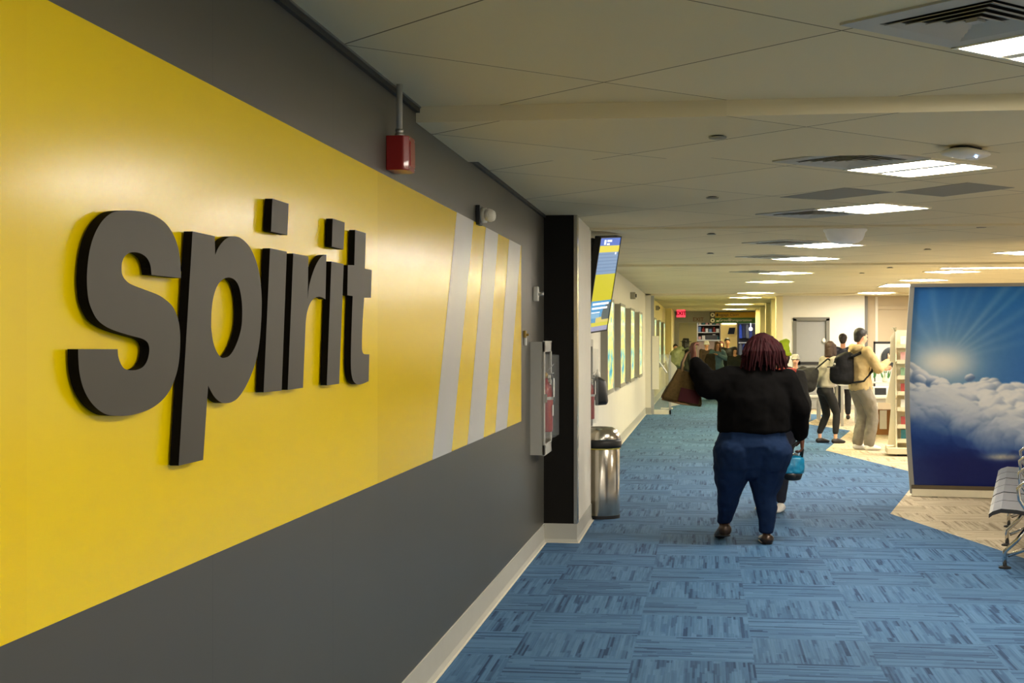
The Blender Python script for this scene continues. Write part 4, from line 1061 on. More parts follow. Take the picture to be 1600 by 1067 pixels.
# framed board with neck pillow
pb = Vector(PL(1365, 26.3)+(0,))
fr = root('display_board', 'white display board with a dark frame behind the tulips', 'display board', tuple(pb), 0)
obj('board', bx(.03, .62, 0, .03, .62, 1.56), mat('white_board', (224, 222, 226), rough=.5), parent=fr)
fb = B(); box(fb, 0, .03, -.01, .04, 0, 1.6); box(fb, .62, .65, -.01, .04, 0, 1.6); box(fb, 0, .65, -.01, .04, 1.56, 1.6); box(fb, 0, .65, -.01, .04, .58, .62); obj('frame', fb, M['black'], parent=fr)
pc = pb+Vector((.30, -.055, 1.30))
pts = [(math.cos(t)*.115, math.sin(t)*.14) for t in [R(a) for a in range(-60, 245, 15)]]
bm = B(); chain(bm, [((pc.x+x, pc.y, pc.z+z), (.062, .055, .062)) for x, z in pts])
np_ = tag(obj('neck_pillow', remesh(bm, .015, 5, wr=.004), mat('charcoal_fleece', (62, 66, 72), rough=.9, var=.25, scale=30), recenter=True), 'curved charcoal neck pillow hanging on the white display board', 'neck pillow')
# boxes under the table
crate('brown cardboard box standing on the floor under the table', .12, 1.6, .5, .35, .42, mat('brown_cardboard', (150, 104, 54), rough=.8), Vector((c1.x, c1.y, 0)))
crate('white paper sheet stuck on the brown cardboard box', .32, 1.585, .12, .012, .32, M['tag'], Vector((c1.x, c1.y, .1)), 0, 'paper_sheet', 'paper')
# ================================================================== hanging signs and writing
def flat_text(s, size, loc, m, parent, label=None, name='lettering', depth=.01, bold=0, spacing=1.0, rz=0):
    me = textmesh(s, size, depth, bold, spacing); me.transform(FACE); me.transform(Matrix.Rotation(rz, 4, 'Z')); me.transform(Matrix.Translation(loc))
    return obj(name, me, m, parent=parent, world=True, label=label, norm=False)
d = 49.0
a = PT(1057, 495.5, d); b2 = PT(1071, 483.5, d)
ex_ = root('exit_sign', 'glowing red exit sign hanging at the left of the corridor end', 'exit sign', (a.x, a.y, a.z))
w, h = b2.x-a.x, b2.z-a.z
obj('sign_box', bx(a.x, b2.x, a.y, a.y+.06, a.z, b2.z), emat('red_glow', (255, 60, 84), .5), parent=ex_, world=True, label='glowing red sign box')
obj('hanger', tube(B(), [((a.x+b2.x)/2, a.y+.03, b2.z), ((a.x+b2.x)/2, a.y+.03, 2.67)], .012, 8), M['alu'], parent=ex_, world=True)
flat_text('EXIT', h*.66, (a.x+w/2, a.y-.012, a.z+h*.48), mat('dark_red_letter', (70, 0, 8), rough=.9, spec=.1), ex_, 'dark red EXIT letters', bold=.006)
p = PT(1091, 500.5, VX/CS*.985)
we = root('wall_lettering', 'dull red EXIT letters on the grey wall over the corridor opening', 'lettering', (p.x, VX, 2.33))
flat_text('EXIT', .19, (p.x, VX-.006, 2.385), mat('dull_red_paint', (118, 58, 50), rough=.6), we, depth=.008)
# wayfinding sign
a = PT(1109, 505.3, 51.5); b2 = PT(1181, 488, 51.5); yv = 51.6
ws = root('wayfinding_sign', 'long yellow and green hanging sign with white writing and round gate symbols', 'sign', (a.x, yv, a.z))
w, h = b2.x-a.x, b2.z-a.z; z0 = a.z
k0 = a.x+w*.115
obj('end_panel', bx(a.x, k0, yv, yv+.06, z0, z0+h), mat('dark_sign_metal', (74, 70, 56), rough=.5), parent=ws, world=True)
obj('yellow_panel', bx(k0, b2.x, yv, yv+.06, z0+h*.5, z0+h), mat('sign_yellow', (188, 146, 22), rough=.5), parent=ws, world=True, label='yellow panel')
obj('green_panel', bx(k0, b2.x, yv, yv+.06, z0, z0+h*.5), mat('sign_green', (34, 96, 34), rough=.5), parent=ws, world=True, label='green panel')
for zc_ in (.75, .25):
    c = (a.x+w*.06, yv-.002, z0+h*zc_)
    obj('round_symbol', tube(B(), [c, (c[0], c[1]-.004, c[2])], h*.19, 20), M['offwhite'], parent=ws, world=True)
    obj('symbol_arrow', tube(B(), [(c[0], c[1]-.004, c[2]), (c[0], c[1]-.008, c[2])], h*.08, 6), M['black'], parent=ws, world=True)
flat_text('Baggage Claim', h*.34, (k0+w*.27, yv-.004, z0+h*.76), M['black'], ws, 'black writing', depth=.006)
flat_text('Ground', h*.34, (k0+w*.215, yv-.004, z0+h*.28), M['offwhite'], ws, 'white writing', depth=.006)
flat_text('Transportation', h*.34, (k0+w*.535, yv-.004, z0+h*.28), M['offwhite'], ws, 'white writing', depth=.006)
obj('suitcase_symbol', bx(k0+w*.025, k0+w*.06, yv-.004, yv, z0+h*.62, z0+h*.84), M['black'], parent=ws, world=True)
obj('bus_symbol', bx(k0+w*.025, k0+w*.085, yv-.004, yv, z0+h*.14, z0+h*.26), M['offwhite'], parent=ws, world=True)
for x in (.2, .8): obj('hanger', tube(B(), [(a.x+w*x, yv+.03, z0+h), (a.x+w*x, yv+.03, 2.67)], .012, 6), M['alu'], parent=ws, world=True)
# ================================================================== far shops beyond the opening
def at3(px, py, d): return PT(px, py, d)
DS = 58.5
q0 = at3(1089, 530, DS); q1 = at3(1126, 505, DS)
sh = root('shop_shelving', 'shop shelving full of small goods beyond the corridor opening', 'shelving', (q0.x, q0.y, 0))
W9 = q1.x-q0.x
M['shopdark'] = mat('dark_shop_back', (44, 38, 32), rough=.7, var=.3)
obj('back_panel', bx(0, W9, .35, .4, 0, 2.5), M['shopdark'], parent=sh)
for z in (.5, .95, 1.4, 1.68, 1.98, 2.28): obj('shelf', bx(0, W9, 0, .35, z-.03, z), M['alu'], parent=sh)
for x in (0, W9-.04): obj('upright', bx(x, x+.04, 0, .4, 0, 2.5), M['alu'], parent=sh)
gc = ['white', 'pink', 'blue', 'cream', 'red', 'teal']
for zi, z in enumerate((1.4, 1.68, 1.98, 2.28)):
    for k in range(6):
        h = .12+.1*random.random(); x = .06+k*(W9-.1)/6
        bm = bx(x, x+.1+.03*random.random(), .06, .2, z+.001, z+h) if (k+zi) % 3 else lathe(B(), [(0, 0), (.05, 0), (.055, h*.6), (.02, h*.8), (.02, h), (0, h)], c=(x+.06, .13, z+.001), seg=12)
        bm.transform(Matrix.Translation((q0.x, q0.y, 0)))
        tag(obj('packaged_good', bm, CM[gc[(k*2+zi) % 6]], recenter=True), 'small packaged good on the distant shop shelving', 'package', 'goods on the distant shop shelving')
ct = root('shop_counter', 'long pale counter with a black edge in front of the distant shelving', 'counter', (q0.x, q0.y-1.2, 0))
obj('body', bx(-.3, W9+.4, 0, .5, 0, 1.62), mat('brown_counter', (112, 92, 72), rough=.6), parent=ct)
obj('countertop', bx(-.35, W9+.45, -.04, .55, 1.62, 1.67), M['alu'], parent=ct)
obj('register', bx(.35, .82, .1, .4, 1.67, 1.86), M['black'], parent=ct)
q0 = at3(1126, 550, 57); q1 = at3(1152, 505, 57)
wp = root('wall_panel', 'mustard wall panel carrying a small black screen beyond the corridor', 'wall panel', (q0.x, q0.y, 0))
obj('panel', bx(0, q1.x-q0.x, 0, .08, 0, 2.42), mat('mustard_panel', (190, 164, 92), rough=.6), parent=wp)
obj('light_strip', bx(.05, q1.x-q0.x-.05, -.04, 0, 2.28, 2.36), emat('shelf_light', (255, 250, 230), 2.5), parent=wp, label='glowing white strip')
sp0 = at3(1137, 522, 56.6); sp1 = at3(1149, 512, 56.6)
bs = root('wall_screen', 'small tilted black screen on the mustard wall panel', 'screen', tuple(sp0))
bm = B(); wq, hq = sp1.x-sp0.x, sp1.z-sp0.z; prism(bm, [(0, .05, 0), (wq*.85, .05, 0), (wq, -.05, hq), (wq*.2, -.05, hq)], (0, .04, 0)); obj('screen_panel', bm, M['black'], parent=bs)
obj('bracket', tube(B(), [(wq*.5, .08, hq*.5), (wq*.5, .38, hq*.5)], .03, 8), M['black'], parent=bs)
q0 = at3(1152, 560, 56); q1 = at3(1190, 505, 56)
dk = root('clothing_wall', 'dark shop wall hung with blue and navy clothes beyond the corridor', 'shop wall', (q0.x, q0.y, 0))
W8 = q1.x-q0.x
obj('back_panel', bx(0, W8*.8, 0, .08, 0, 2.5), mat('navy_wall', (24, 26, 36), rough=.7, var=.3), parent=dk)
obj('side_panel', bx(W8*.8, W8, 0, .08, 0, 2.5), mat('tan_wall', (170, 140, 100), rough=.6), parent=dk)
obj('rail', tube(B(), [(.05, -.15, 2.3), (W8*.8, -.15, 2.3)], .015, 8), M['alu'], parent=dk)
obj('rail', tube(B(), [(.05, -.15, 1.55), (W8*.8, -.15, 1.55)], .015, 8), M['alu'], parent=dk)
gcols = [('royal blue', (30, 60, 150)), ('navy', (26, 32, 60)), ('grey', (80, 84, 90)), ('dark blue', (22, 40, 96)), ('black', (20, 20, 24))]
for row, z in enumerate((2.28, 1.53)):
    for k in range(5):
        nm_, cc = gcols[(k+row*2) % 5]; x = .12+k*.13
        bm = B(); prism(bm, [(x-.05, -.17, z-.55), (x+.06, -.17, z-.55), (x+.05, -.17, z-.1), (x+.02, -.17, z-.02), (x-.02, -.17, z-.02), (x-.05, -.17, z-.1)], (0, .05, 0))
        bm.transform(Matrix.Translation((q0.x, q0.y, 0)))
        tag(obj('hanging_shirt', bm, mat('cloth_%d%d' % (row, k), cc, rough=.9, var=.3), recenter=True), 'hanging %s shirt on the %s rail of the dark shop wall, %s from left' % (nm_, ('upper', 'lower')[row], ('first', 'second', 'third', 'fourth', 'fifth')[k]), 'shirt', 'shirts on the distant shop wall')
gl = at3(1173, 514, 55)
tag(obj('globe_lamp', lathe(B(), [(0, -.07), (.05, -.05), (.07, 0), (.05, .05), (.015, .068), (.012, 2.67-gl.z), (0, 2.67-gl.z)], c=tuple(gl), seg=20), emat('globe_white', (240, 245, 255), 2.0), recenter=True, smooth=True), 'small glowing white globe lamp in the distant dark shop', 'lamp')
# ================================================================== people
SK = {k: mat('skin_'+k, c, rough=.55, var=.08, scale=25) for k, c in {'brown': (112, 66, 44), 'fair': (214, 160, 130), 'tan': (190, 134, 100)}.items()}
def ik(a, c, l1, l2, hint):
    a, c, hint = Vector(a), Vector(c), Vector(hint); d = c-a; L_ = min(d.length, (l1+l2)*.999); n_ = d.normalized()
    x = (l1*l1-l2*l2+L_*L_)/(2*L_); h = math.sqrt(max(0, l1*l1-x*x))
    hh = hint-n_*hint.dot(n_)
    return a+n_*x+hh.normalized()*h
def hand_items(bm, wrist, dirv, palm, side, curl=.5, k=1.0, fr=.008):
    """palm ellipsoid chain, four fingers of different length and a thumb"""
    f = Vector(dirv).normalized(); n_ = Vector(palm); n_ = (n_-f*n_.dot(f)).normalized(); s = f.cross(n_).normalized()*side   # s points to the thumb side
    w = Vector(wrist)
    def P(a, b, c): return w+(f*a+s*b+n_*c)*k
    hull(bm, [(P(.0, 0, 0), .024*k), (P(.045, .022, 0), .017*k), (P(.05, -.022, 0), .016*k)])
    hull(bm, [(P(.045, .024, 0), .016*k), (P(.045, -.024, 0), .015*k), (P(.085, .028, 0), .0125*k), (P(.08, -.028, 0), .0115*k)])
    for i, (b, ln) in enumerate(((.030, .070), (.010, .078), (-.010, .073), (-.029, .058))):
        p = P(.085, b, 0); ang = 0; pts = [p]
        for j, fr_ in enumerate((.42, .32, .26)):
            ang += curl*(.55+.25*j)+i*.04
            p = p+(f*math.cos(ang)+n_*math.sin(ang)+s*b*1.2)*ln*fr_*k; pts.append(p)
        chain(bm, [(q, fr*k*(1.0, .95, .88, .75)[j]) for j, q in enumerate(pts)])
    t0 = P(.02, .026, .004); t1 = P(.05, .055, .015); t2 = P(.08, .062, .03+.02*curl)
    chain(bm, [(t0, .013*k), (t1, .0105*k), (t2, .0085*k)])
    return w
def head_items(bm, hc, yaw, pitch, k=1.0):
    T = Matrix.Translation(Vector(hc)) @ Matrix.Rotation(yaw, 4, 'Z') @ Matrix.Rotation(pitch, 4, 'X') @ Matrix.Scale(k, 4)
    hull(bm, [((0, -.012, .025), (.074, .09, .085)), ((0, .01, -.02), (.066, .075, .07))], T)
    hull(bm, [((0, .012, -.02), (.062, .072, .06)), ((0, .035, -.085), (.033, .034, .026)), ((0, .0, -.06), (.052, .05, .04))], T)
    hull(bm, [((0, .078, .012), (.009, .012, .01)), ((0, .100, -.022), (.014, .012, .010)), ((0, .082, -.03), (.017, .01, .008))], T)      # nose
    hull(bm, [((-.016, .082, -.052), (.012, .010, .006)), ((.016, .082, -.052), (.012, .010, .006))], T)                        # lips
    hull(bm, [((-.03, .074, .03), (.02, .014, .008)), ((.03, .074, .03), (.02, .014, .008))], T)                                # brow
    for s in (-1, 1):
        hull(bm, [((s*.072, -.005, .008), (.009, .018, .022)), ((s*.070, .0, -.02), (.008, .011, .012))], T)
    return T
def face_parts(T, body, dark=(40, 26, 20)):
    bm = B()
    for s in (-1, 1): hull(bm, [((s*.03, .076, .006), (.012, .010, .0065))], T)
    obj('eyes', bm, M['eye'], parent=body, smooth=True, label='dark eyes')
    bm = B(); hull(bm, [((-.014, .089, -.052), (.011, .006, .004)), ((.014, .089, -.052), (.011, .006, .004))], T)
    obj('lips', bm, M['lip'], parent=body, smooth=True)
M['eye'] = mat('eye_dark', (38, 28, 24), rough=.2)
M['lip'] = mat('lip_rose', (150, 82, 76), rough=.5)
def human(label, px, py, rz, H, skin, top, bottom, shoes, hair, w=1.0, lw=(-.22, .05, .86), rw=(.22, .05, .86), leh=(-.4, -1, 0), reh=(.4, -1, 0),
          la=(-.1, 0, .09), ra=(.1, 0, .09), hyaw=0, hpitch=0, topz=.93, hairstyle='short', sleeve=1.0, loose=1.0, vox=.013, group=None, pose='', d=None, hcurl=.6, lpalm=(1, 0, 0), rpalm=(-1, 0, 0), lhd=None, rhd=None, lean=0, bw=1.0, legw=1.0, ankle_cut=.1, hood=False, hat=None, hatmat=None):
    k = H/1.75
    if d is None: d = F*EYE/(py-533.5)
    u, v = PL(px, d)
    def V(x, y, z): return Vector((x, y, z))
    ly = lambda z: lean*max(0, z-.95)
    sh = {s: V(s*.175*w, ly(1.43), 1.425) for s in (-1, 1)}
    hipj = {s: V(s*.09*w, 0, .93) for s in (-1, 1)}
    wr = {-1: Vector(lw), 1: Vector(rw)}; an = {-1: Vector(la), 1: Vector(ra)}
    el = {s: ik(sh[s], wr[s], .30, .26, {-1: leh, 1: reh}[s]) for s in (-1, 1)}
    for s in (-1, 1):
        dd = wr[s]-sh[s]
        if dd.length > .56: wr[s] = sh[s]+dd.normalized()*.56
    kn = {s: ik(hipj[s], an[s]+V(0, 0, .0), .45, .42, (0, 1, 0)) for s in (-1, 1)}
    hc = V(0, ly(1.62)+.015, 1.625)
    bm = B()
    T = head_items(bm, hc, hyaw, hpitch)
    chain(bm, [((0, ly(1.4)-.005, 1.40), .062), ((0, ly(1.5)+.0, 1.49), .052), ((0, hc.y-.01, 1.56), .05)])
    chain(bm, [((0, 0, .95), (.135*w, .09, .07)), ((0, ly(1.1), 1.12), (.12*w, .085, .07)), ((0, ly(1.3), 1.30), (.145*w, .105, .09)), ((0, ly(1.4), 1.39), (.12*w, .07, .05))])
    for s in (-1, 1):
        hull(bm, [((0, ly(1.4), 1.39), (.08, .06, .045)), (sh[s], .05)])
        chain(bm, [(sh[s], .05), (el[s], .036), (wr[s], .024)])
        fd = {-1: lhd, 1: rhd}[s]; fd = Vector(fd) if fd else (wr[s]-el[s])
        hand_items(bm, wr[s]+fd.normalized()*.015, fd, {-1: lpalm, 1: rpalm}[s], s, hcurl)
        chain(bm, [(hipj[s], .075), (kn[s], .040), (an[s]+V(0, 0, .14), .034), (an[s], .031)])
        hull(bm, [(an[s]+V(0, -.02, -.04), (.034, .045, .032)), (an[s]+V(0, .13, -.055), (.038, .04, .02))])
    bm.transform(Matrix.Scale(k, 4))
    me = remesh(bm, vox*.75, 3)
    body = obj('person', me, SK[skin]); body.location = (u, v, 0); body.rotation_euler = (0, 0, rz)
    tag(body, label, 'person', group)
    T = Matrix.Scale(k, 4) @ T
    face_parts(T, body)
    # top
    g = .022*loose; bm = B()
    chain(bm, [((0, 0, topz), (.165*w*bw+g, .12*bw+g, .05)), ((0, ly(1.1), 1.12), (.145*w*bw+g, .105*bw+g, .07)), ((0, ly(1.3), 1.30), (.155*w+g, .115+g, .09)), ((0, ly(1.4), 1.40), (.12*w+g, .075+g*.7, .045))])
    hull(bm, [((0, ly(1.45)-.005, 1.445), (.072, .07, .02)), ((0, ly(1.4), 1.40), (.12*w, .075, .045))])
    for s in (-1, 1):
        hull(bm, [((0, ly(1.4), 1.39), (.09, .07, .055)), (sh[s], .058+g*.6)])
        e2 = wr[s]*sleeve+el[s]*(1-sleeve)
        chain(bm, [(sh[s], .058+g*.6), (el[s], .046+g*.7), (e2-(wr[s]-el[s]).normalized()*.02, .034+g*.5)])
    if hood: chain(bm, [((-.09, ly(1.45)-.02, 1.46), .05), ((-.05, ly(1.45)-.10, 1.47), .06), ((.05, ly(1.45)-.10, 1.47), .06), ((.09, ly(1.45)-.02, 1.46), .05)])
    bm.transform(Matrix.Scale(k, 4)); obj(top[0], remesh(bm, vox, 5, wr=.02*loose, wsize=.1), top[1], parent=body)
    # trousers
    bm = B(); g2 = .012*legw
    hull(bm, [((0, 0, .97), (.155*w*bw+.01, .115*bw+.01, .06)), ((-.08*w, -.01, .88), (.09*w, .115, .07)), ((.08*w, -.01, .88), (.09*w, .115, .07))])
    for s in (-1, 1):
        q = an[s]+V(0, 0, ankle_cut-.05)
        chain(bm, [(hipj[s]+V(0, -.01, -.04), .095*(.9+.1*legw)), (hipj[s]*.5+kn[s]*.5, .078+g2), (kn[s], .058+g2), (kn[s]*.5+q*.5, .055+g2*1.2), (q, .042+g2*1.3)])
    bm.transform(Matrix.Scale(k, 4)); obj(bottom[0], remesh(bm, vox, 4, wr=.012*legw, wsize=.09), bottom[1], parent=body)
    for s in (-1, 1):
        bm = B(); a = an[s]
        hull(bm, [(a+V(0, -.035, -.045), (.042, .045, .042)), (a+V(0, .02, -.02), (.04, .04, .03)), (a+V(0, .10, -.055), (.046, .05, .034)), (a+V(0, .155, -.062), (.04, .04, .026))])
        bm.transform(Matrix.Scale(k, 4)); bmesh.ops.bisect_plane(bm, geom=bm.verts[:]+bm.edges[:]+bm.faces[:], plane_co=(0, 0, max(.0, (a.z-.088)*k)), plane_no=(0, 0, 1), clear_inner=True)
        obj('shoe', bm, shoes, parent=body, smooth=True)
    # hair
    bm = B()
    if hairstyle == 'short':
        hull(bm, [((0, -.025, .048), (.088, .094, .092))], T); hull(bm, [((0, -.055, .0), (.075, .055, .07)), ((0, -.06, -.05), (.06, .04, .03))], T); hull(bm, [((0, .03, .085), (.06, .05, .03)), ((0, -.02, .09), (.07, .06, .035))], T)
    elif hairstyle == 'bob':
        hull(bm, [((0, -.025, .048), (.089, .095, .092))], T); hull(bm, [((0, -.05, .0), (.085, .06, .07)), ((0, -.045, -.13), (.092, .06, .03))], T)
        for s in (-1, 1): hull(bm, [((s*.068, .02, .05), (.02, .04, .04)), ((s*.078, .025, -.1), (.018, .03, .03))], T)
    elif hairstyle == 'long':
        hull(bm, [((0, -.025, .048), (.089, .095, .092))], T); hull(bm, [((0, -.05, .0), (.085, .06, .07)), ((0, -.05, -.25), (.11, .06, .04))], T)
        for s in (-1, 1): hull(bm, [((s*.068, .02, .05), (.02, .04, .04)), ((s*.085, .03, -.22), (.025, .03, .03))], T)
    if hairstyle: obj('hair', remesh(bm, .010*k, 2, wr=.008, wsize=.03), hair, parent=body)
    if hat == 'beanie':
        bm = B(); hull(bm, [((0, -.01, .05), (.088, .1, .06)), ((0, -.02, .11), (.08, .09, .045))], T)
        if H == 1.56: hull(bm, [((0, -.03, .13), (.065, .07, .05)), ((-.03, -.05, .17), (.045, .045, .03))], T)
        chain(bm, [((.089*math.cos(t), -.012+.1*math.sin(t), .035), .018) for t in [i*PI/8 for i in range(17)]], T)
        obj('knit_hat', remesh(bm, .009, 3, wr=.01, wsize=.02), hatmat, parent=body)
    elif hat == 'brim':
        bm = lathe(B(), [(0, .15), (.07, .15), (.085, .13), (.088, .07), (.155, .062), (.155, .054), (.085, .05), (0, .05)], seg=32); bm.transform(T)
        obj('brimmed_hat', bm, hatmat, parent=body, smooth=True)
    return body, T, k
def fab(name, c, **k): return mat(name, c, rough=k.pop('rough', .9), var=k.pop('var', .15), scale=k.pop('scale', 18), bump=k.pop('bump', .15), bscale=k.pop('bscale', 160), **k)
cam_rz = TH
FR_ = -PI/2   # facing right in the picture
# ---- man in the cream hoodie
hood = fab('cream_hoodie', (178, 156, 110)); man, T, k = human('man in cream hoodie and grey trousers with a black backpack, facing the shop shelves', 1344, 703, cam_rz+R(-72), 1.79, 'fair', ('hoodie', hood), ('trousers', fab('grey_trousers', (128, 122, 108))), mat('white_sneaker', (228, 228, 222), rough=.5), mat('black_hair', (22, 18, 16), rough=.6),
    w=1.05, lw=(-.12, .42, 1.18), rw=(.16, .36, 1.28), leh=(-.4, -.3, -1), reh=(.5, -.4, -1), la=(-.10, .02, .09), ra=(.11, .08, .09), loose=1.5, topz=.88, legw=2.4, ankle_cut=.08, hpitch=R(-6), hood=True, rhd=(0, .6, .5), rpalm=(-1, 0, 0))
MB = wm(man)
bp = root('backpack', 'large black backpack worn by the man in the cream hoodie', 'backpack', tuple(MB @ Vector((-.02, -.28, 1.0))))
def wl(items, Mx=None): return [((Mx or MB) @ Vector(p), r) for p, r in items]
bm = B(); hull(bm, wl([((0, -.22, 1.40), (.10, .06, .05)), ((0, -.24, 1.02), (.12, .09, .06)), ((0, -.32, 1.34), (.10, .07, .06)), ((.0, -.36, 1.04), (.13, .08, .07))]))
hull(bm, wl([((0, -.40, 1.05), (.10, .06, .06)), ((0, -.40, 1.20), (.10, .05, .05))]))
M['bagblack'] = fab('black_nylon', (11, 11, 12), rough=.7, spec=.2); M['bagblack2'] = fab('charcoal_nylon', (38, 38, 40), rough=.5)
obj('main_bag', remesh(bm, .013, 5, wr=.02), M['bagblack'], parent=bp, world=True)
bm = B(); chain(bm, wl([((.11, -.20, 1.38), .022), ((.15, -.02, 1.46), .022), ((.15, .10, 1.38), .022), ((.18, .10, 1.18), .02), ((.18, -.05, 1.02), .016), ((.13, -.2, 1.0), .016)])); obj('shoulder_strap', remesh(bm, .009, 2), M['bagblack'], parent=bp, world=True)
bm = B(); chain(bm, wl([((-.11, -.20, 1.38), .022), ((-.15, -.02, 1.46), .022), ((-.15, .10, 1.38), .022), ((-.18, .10, 1.18), .02), ((-.18, -.05, 1.02), .016), ((-.13, -.2, 1.0), .016)])); obj('shoulder_strap', remesh(bm, .009, 2), M['bagblack'], parent=bp, world=True)
bm = B(); hull(bm, wl([((0, -.452, 1.22), (.09, .006, .004)), ((0, -.452, 1.232), (.09, .006, .004))])); obj('zip', bm, M['bagblack2'], parent=bp, world=True)
bm = B(); hull(bm, wl([((.02, -.44, 1.27), (.018, .01, .018))])); obj('badge', bm, M['alu'], parent=bp, world=True)
# ---- woman in grey sweater
gw, T, k = human('woman in a grey sweater and black leggings with a black duffel bag on her back', 1290, 692.5, cam_rz+R(-68), 1.60, 'fair', ('sweater', fab('light_grey_sweater', (146, 140, 128))), ('leggings', fab('black_legging', (18, 17, 17))), mat('black_clog', (26, 24, 22), rough=.5), mat('dark_brown_hair', (52, 34, 24), rough=.6),
    w=.95, lw=(.02, .20, 1.13), rw=(.10, .24, 1.12), leh=(-.6, -.8, -.3), reh=(.7, -.9, -.2), la=(-.10, -.05, .09), ra=(.12, .12, .09), loose=1.4, topz=.98, legw=.7, hairstyle='bob', ankle_cut=.16, hyaw=R(8), lhd=(.6, .4, 0), rhd=(-.6, .4, 0), lean=.14)
MG = wm(gw)
bm = B(); chain(bm, wl([((0, .02, .90), (.16, .12, .03)), ((0, .03, .96), (.16, .115, .04))], MG)); o = obj('white_shirt_hem', remesh(bm, .012, 3, wr=.012, wsize=.05), fab('white_shirt', (180, 180, 184)), parent=gw, world=True)
df = root('duffel_bag', 'big black duffel bag slung behind the woman in the grey sweater', 'duffel bag', tuple(MG @ Vector((0, -.4, .9))))
bm = B(); hull(bm, wl([((-.05, -.30, .98), (.16, .12, .10)), ((.0, -.58, .98), (.17, .11, .17)), ((.0, -.36, .88), (.15, .12, .08)), ((.02, -.28, 1.14), (.12, .10, .06)), ((0, -.56, .95), (.15, .1, .08))], MG)); obj('bag_body', remesh(bm, .014, 5, wr=.04, wsize=.12), fab('black_canvas', (17, 16, 12)), parent=df, world=True)
bm = B(); chain(bm, wl([((.10, -.28, 1.15), .014), ((.13, -.05, 1.33), .014), ((.10, .08, 1.28), .014), ((-.02, .16, 1.05), .014), ((-.16, .06, .98), .014), ((-.16, -.22, .98), .014)], MG)); obj('strap', remesh(bm, .008, 2), M['bagblack'], parent=df, world=True)
# ---- man in navy coat, back view
human('man in a navy puffer jacket and black trousers seen from behind by the white wall', 1317, 655, cam_rz+R(-15), 1.76, 'tan', ('puffer_jacket', fab('navy_puffer', (28, 32, 48), rough=.6)), ('trousers', fab('black_trouser', (20, 20, 22))), M['black'], mat('brown_black_hair', (40, 28, 20), rough=.6), loose=2.2, vox=.015, w=1.05)
# ---- beanie person
bean, T, k = human('person in a neon yellow knit hat and coral scarf, mostly hidden behind the walking woman', 1221, 798, cam_rz+PI+R(-25), 1.56, 'brown', ('coat', fab('dark_grey_coat', (52, 50, 46))), ('trousers', fab('dark_trouser', (22, 26, 40))), mat('white_trainer', (220, 216, 208), rough=.5), mat('dark_hair', (30, 22, 18), rough=.6),
    w=1.05, loose=1.6, la=(-.02, .10, .09), ra=(.21, -.02, .09), hat='beanie', hatmat=fab('neon_knit', (206, 228, 50), rough=.9), lw=(-.26, .12, .9), rw=(.24, .1, .9), hyaw=R(-10))
MBn = wm(bean); kk = 1.56/1.75
bm = B(); chain(bm, [((.13*math.cos(t)*kk, (.02+.11*math.sin(t))*kk, (1.46+.0*t)*kk), (.045, .045, .05)) for t in [i*PI/6 for i in range(13)]]); hull(bm, [((-.06*kk, .15*kk, 1.42*kk), (.07, .05, .05)), ((-.05*kk, .16*kk, 1.33*kk), (.06, .04, .05))]); bm.transform(MBn)
obj('scarf', remesh(bm, .012, 4, wr=.02, wsize=.05), fab('coral_scarf', (226, 92, 72), var=.3), parent=bean, world=True)
human('short person in a grey knit cap and black coat by the grey door', 1243, 0, cam_rz+R(160), 1.36, 'fair', ('coat', fab('black_coat', (18, 17, 18))), ('trousers', fab('black_trouser_b', (20, 20, 22))), M['black'], mat('grey_hair', (120, 116, 108), rough=.7), w=1.1, loose=2.2, vox=.016, d=25.5, hat='beanie', hatmat=fab('grey_knit', (140, 136, 128)))
# ---- people beyond, coming up the corridor
hatm, T, k = human('person in a black brimmed hat carrying a green backpack at the left of the corridor', 1071, 0, cam_rz+R(-60), 1.66, 'tan', ('jacket', fab('olive_black_jacket', (32, 36, 24))), ('trousers', fab('dk_trouser', (20, 20, 22))), M['black'], M['black'], d=37, vox=.018, hat='brim', hatmat=fab('black_felt', (14, 14, 13)), hairstyle='bob', loose=1.6)
MH = wm(hatm)
gb = root('green_backpack', 'olive green backpack worn by the person in the brimmed hat', 'backpack', tuple(MH @ Vector((0, -.3, .95))))
bm = B(); hull(bm, wl([((0, -.18, 1.40), (.12, .06, .08)), ((0, -.20, 1.0), (.15, .08, .08)), ((0, -.34, 1.30), (.12, .08, .08)), ((0, -.38, 1.02), (.14, .08, .08))], MH)); obj('main_bag', remesh(bm, .016, 4, wr=.04), fab('olive_nylon', (104, 112, 74), var=.35, rough=.5), parent=gb, world=True)
bm = B(); chain(bm, wl([((.11, -.16, 1.38), .024), ((.13, .03, 1.44), .024), ((.14, .11, 1.3), .024), ((.15, .02, 1.05), .02)], MH)); obj('shoulder_strap', bm, fab('olive_strap', (80, 88, 60)), parent=gb, world=True)
human('woman with long brown hair in a blue sweater carrying a dark coat over her arm', 1121, 0, cam_rz+PI+R(10), 1.60, 'fair', ('sweater', fab('denim_blue_sweater', (84, 116, 136))), ('trousers', fab('dk_t2', (22, 22, 26))), M['black'], mat('brown_hair_l', (96, 62, 40), rough=.6), d=40, vox=.018, hairstyle='long', lw=(.05, .22, 1.34), rw=(.25, .1, .95), leh=(-1, .2, -.6), loose=1.8)
M['coatbrown'] = fab('dark_brown_coat', (44, 36, 26))
u, v = PL(1110, 39.7)
bm = B(); hull(bm, [((u, v, 1.22), (.14, .07, .05)), ((u-.02, v, .80), (.17, .08, .06))]); tag(obj('folded_coat', remesh(bm, .02, 4, wr=.05), M['coatbrown'], recenter=True), 'dark brown coat hanging over the arm of the woman in blue', 'coat')
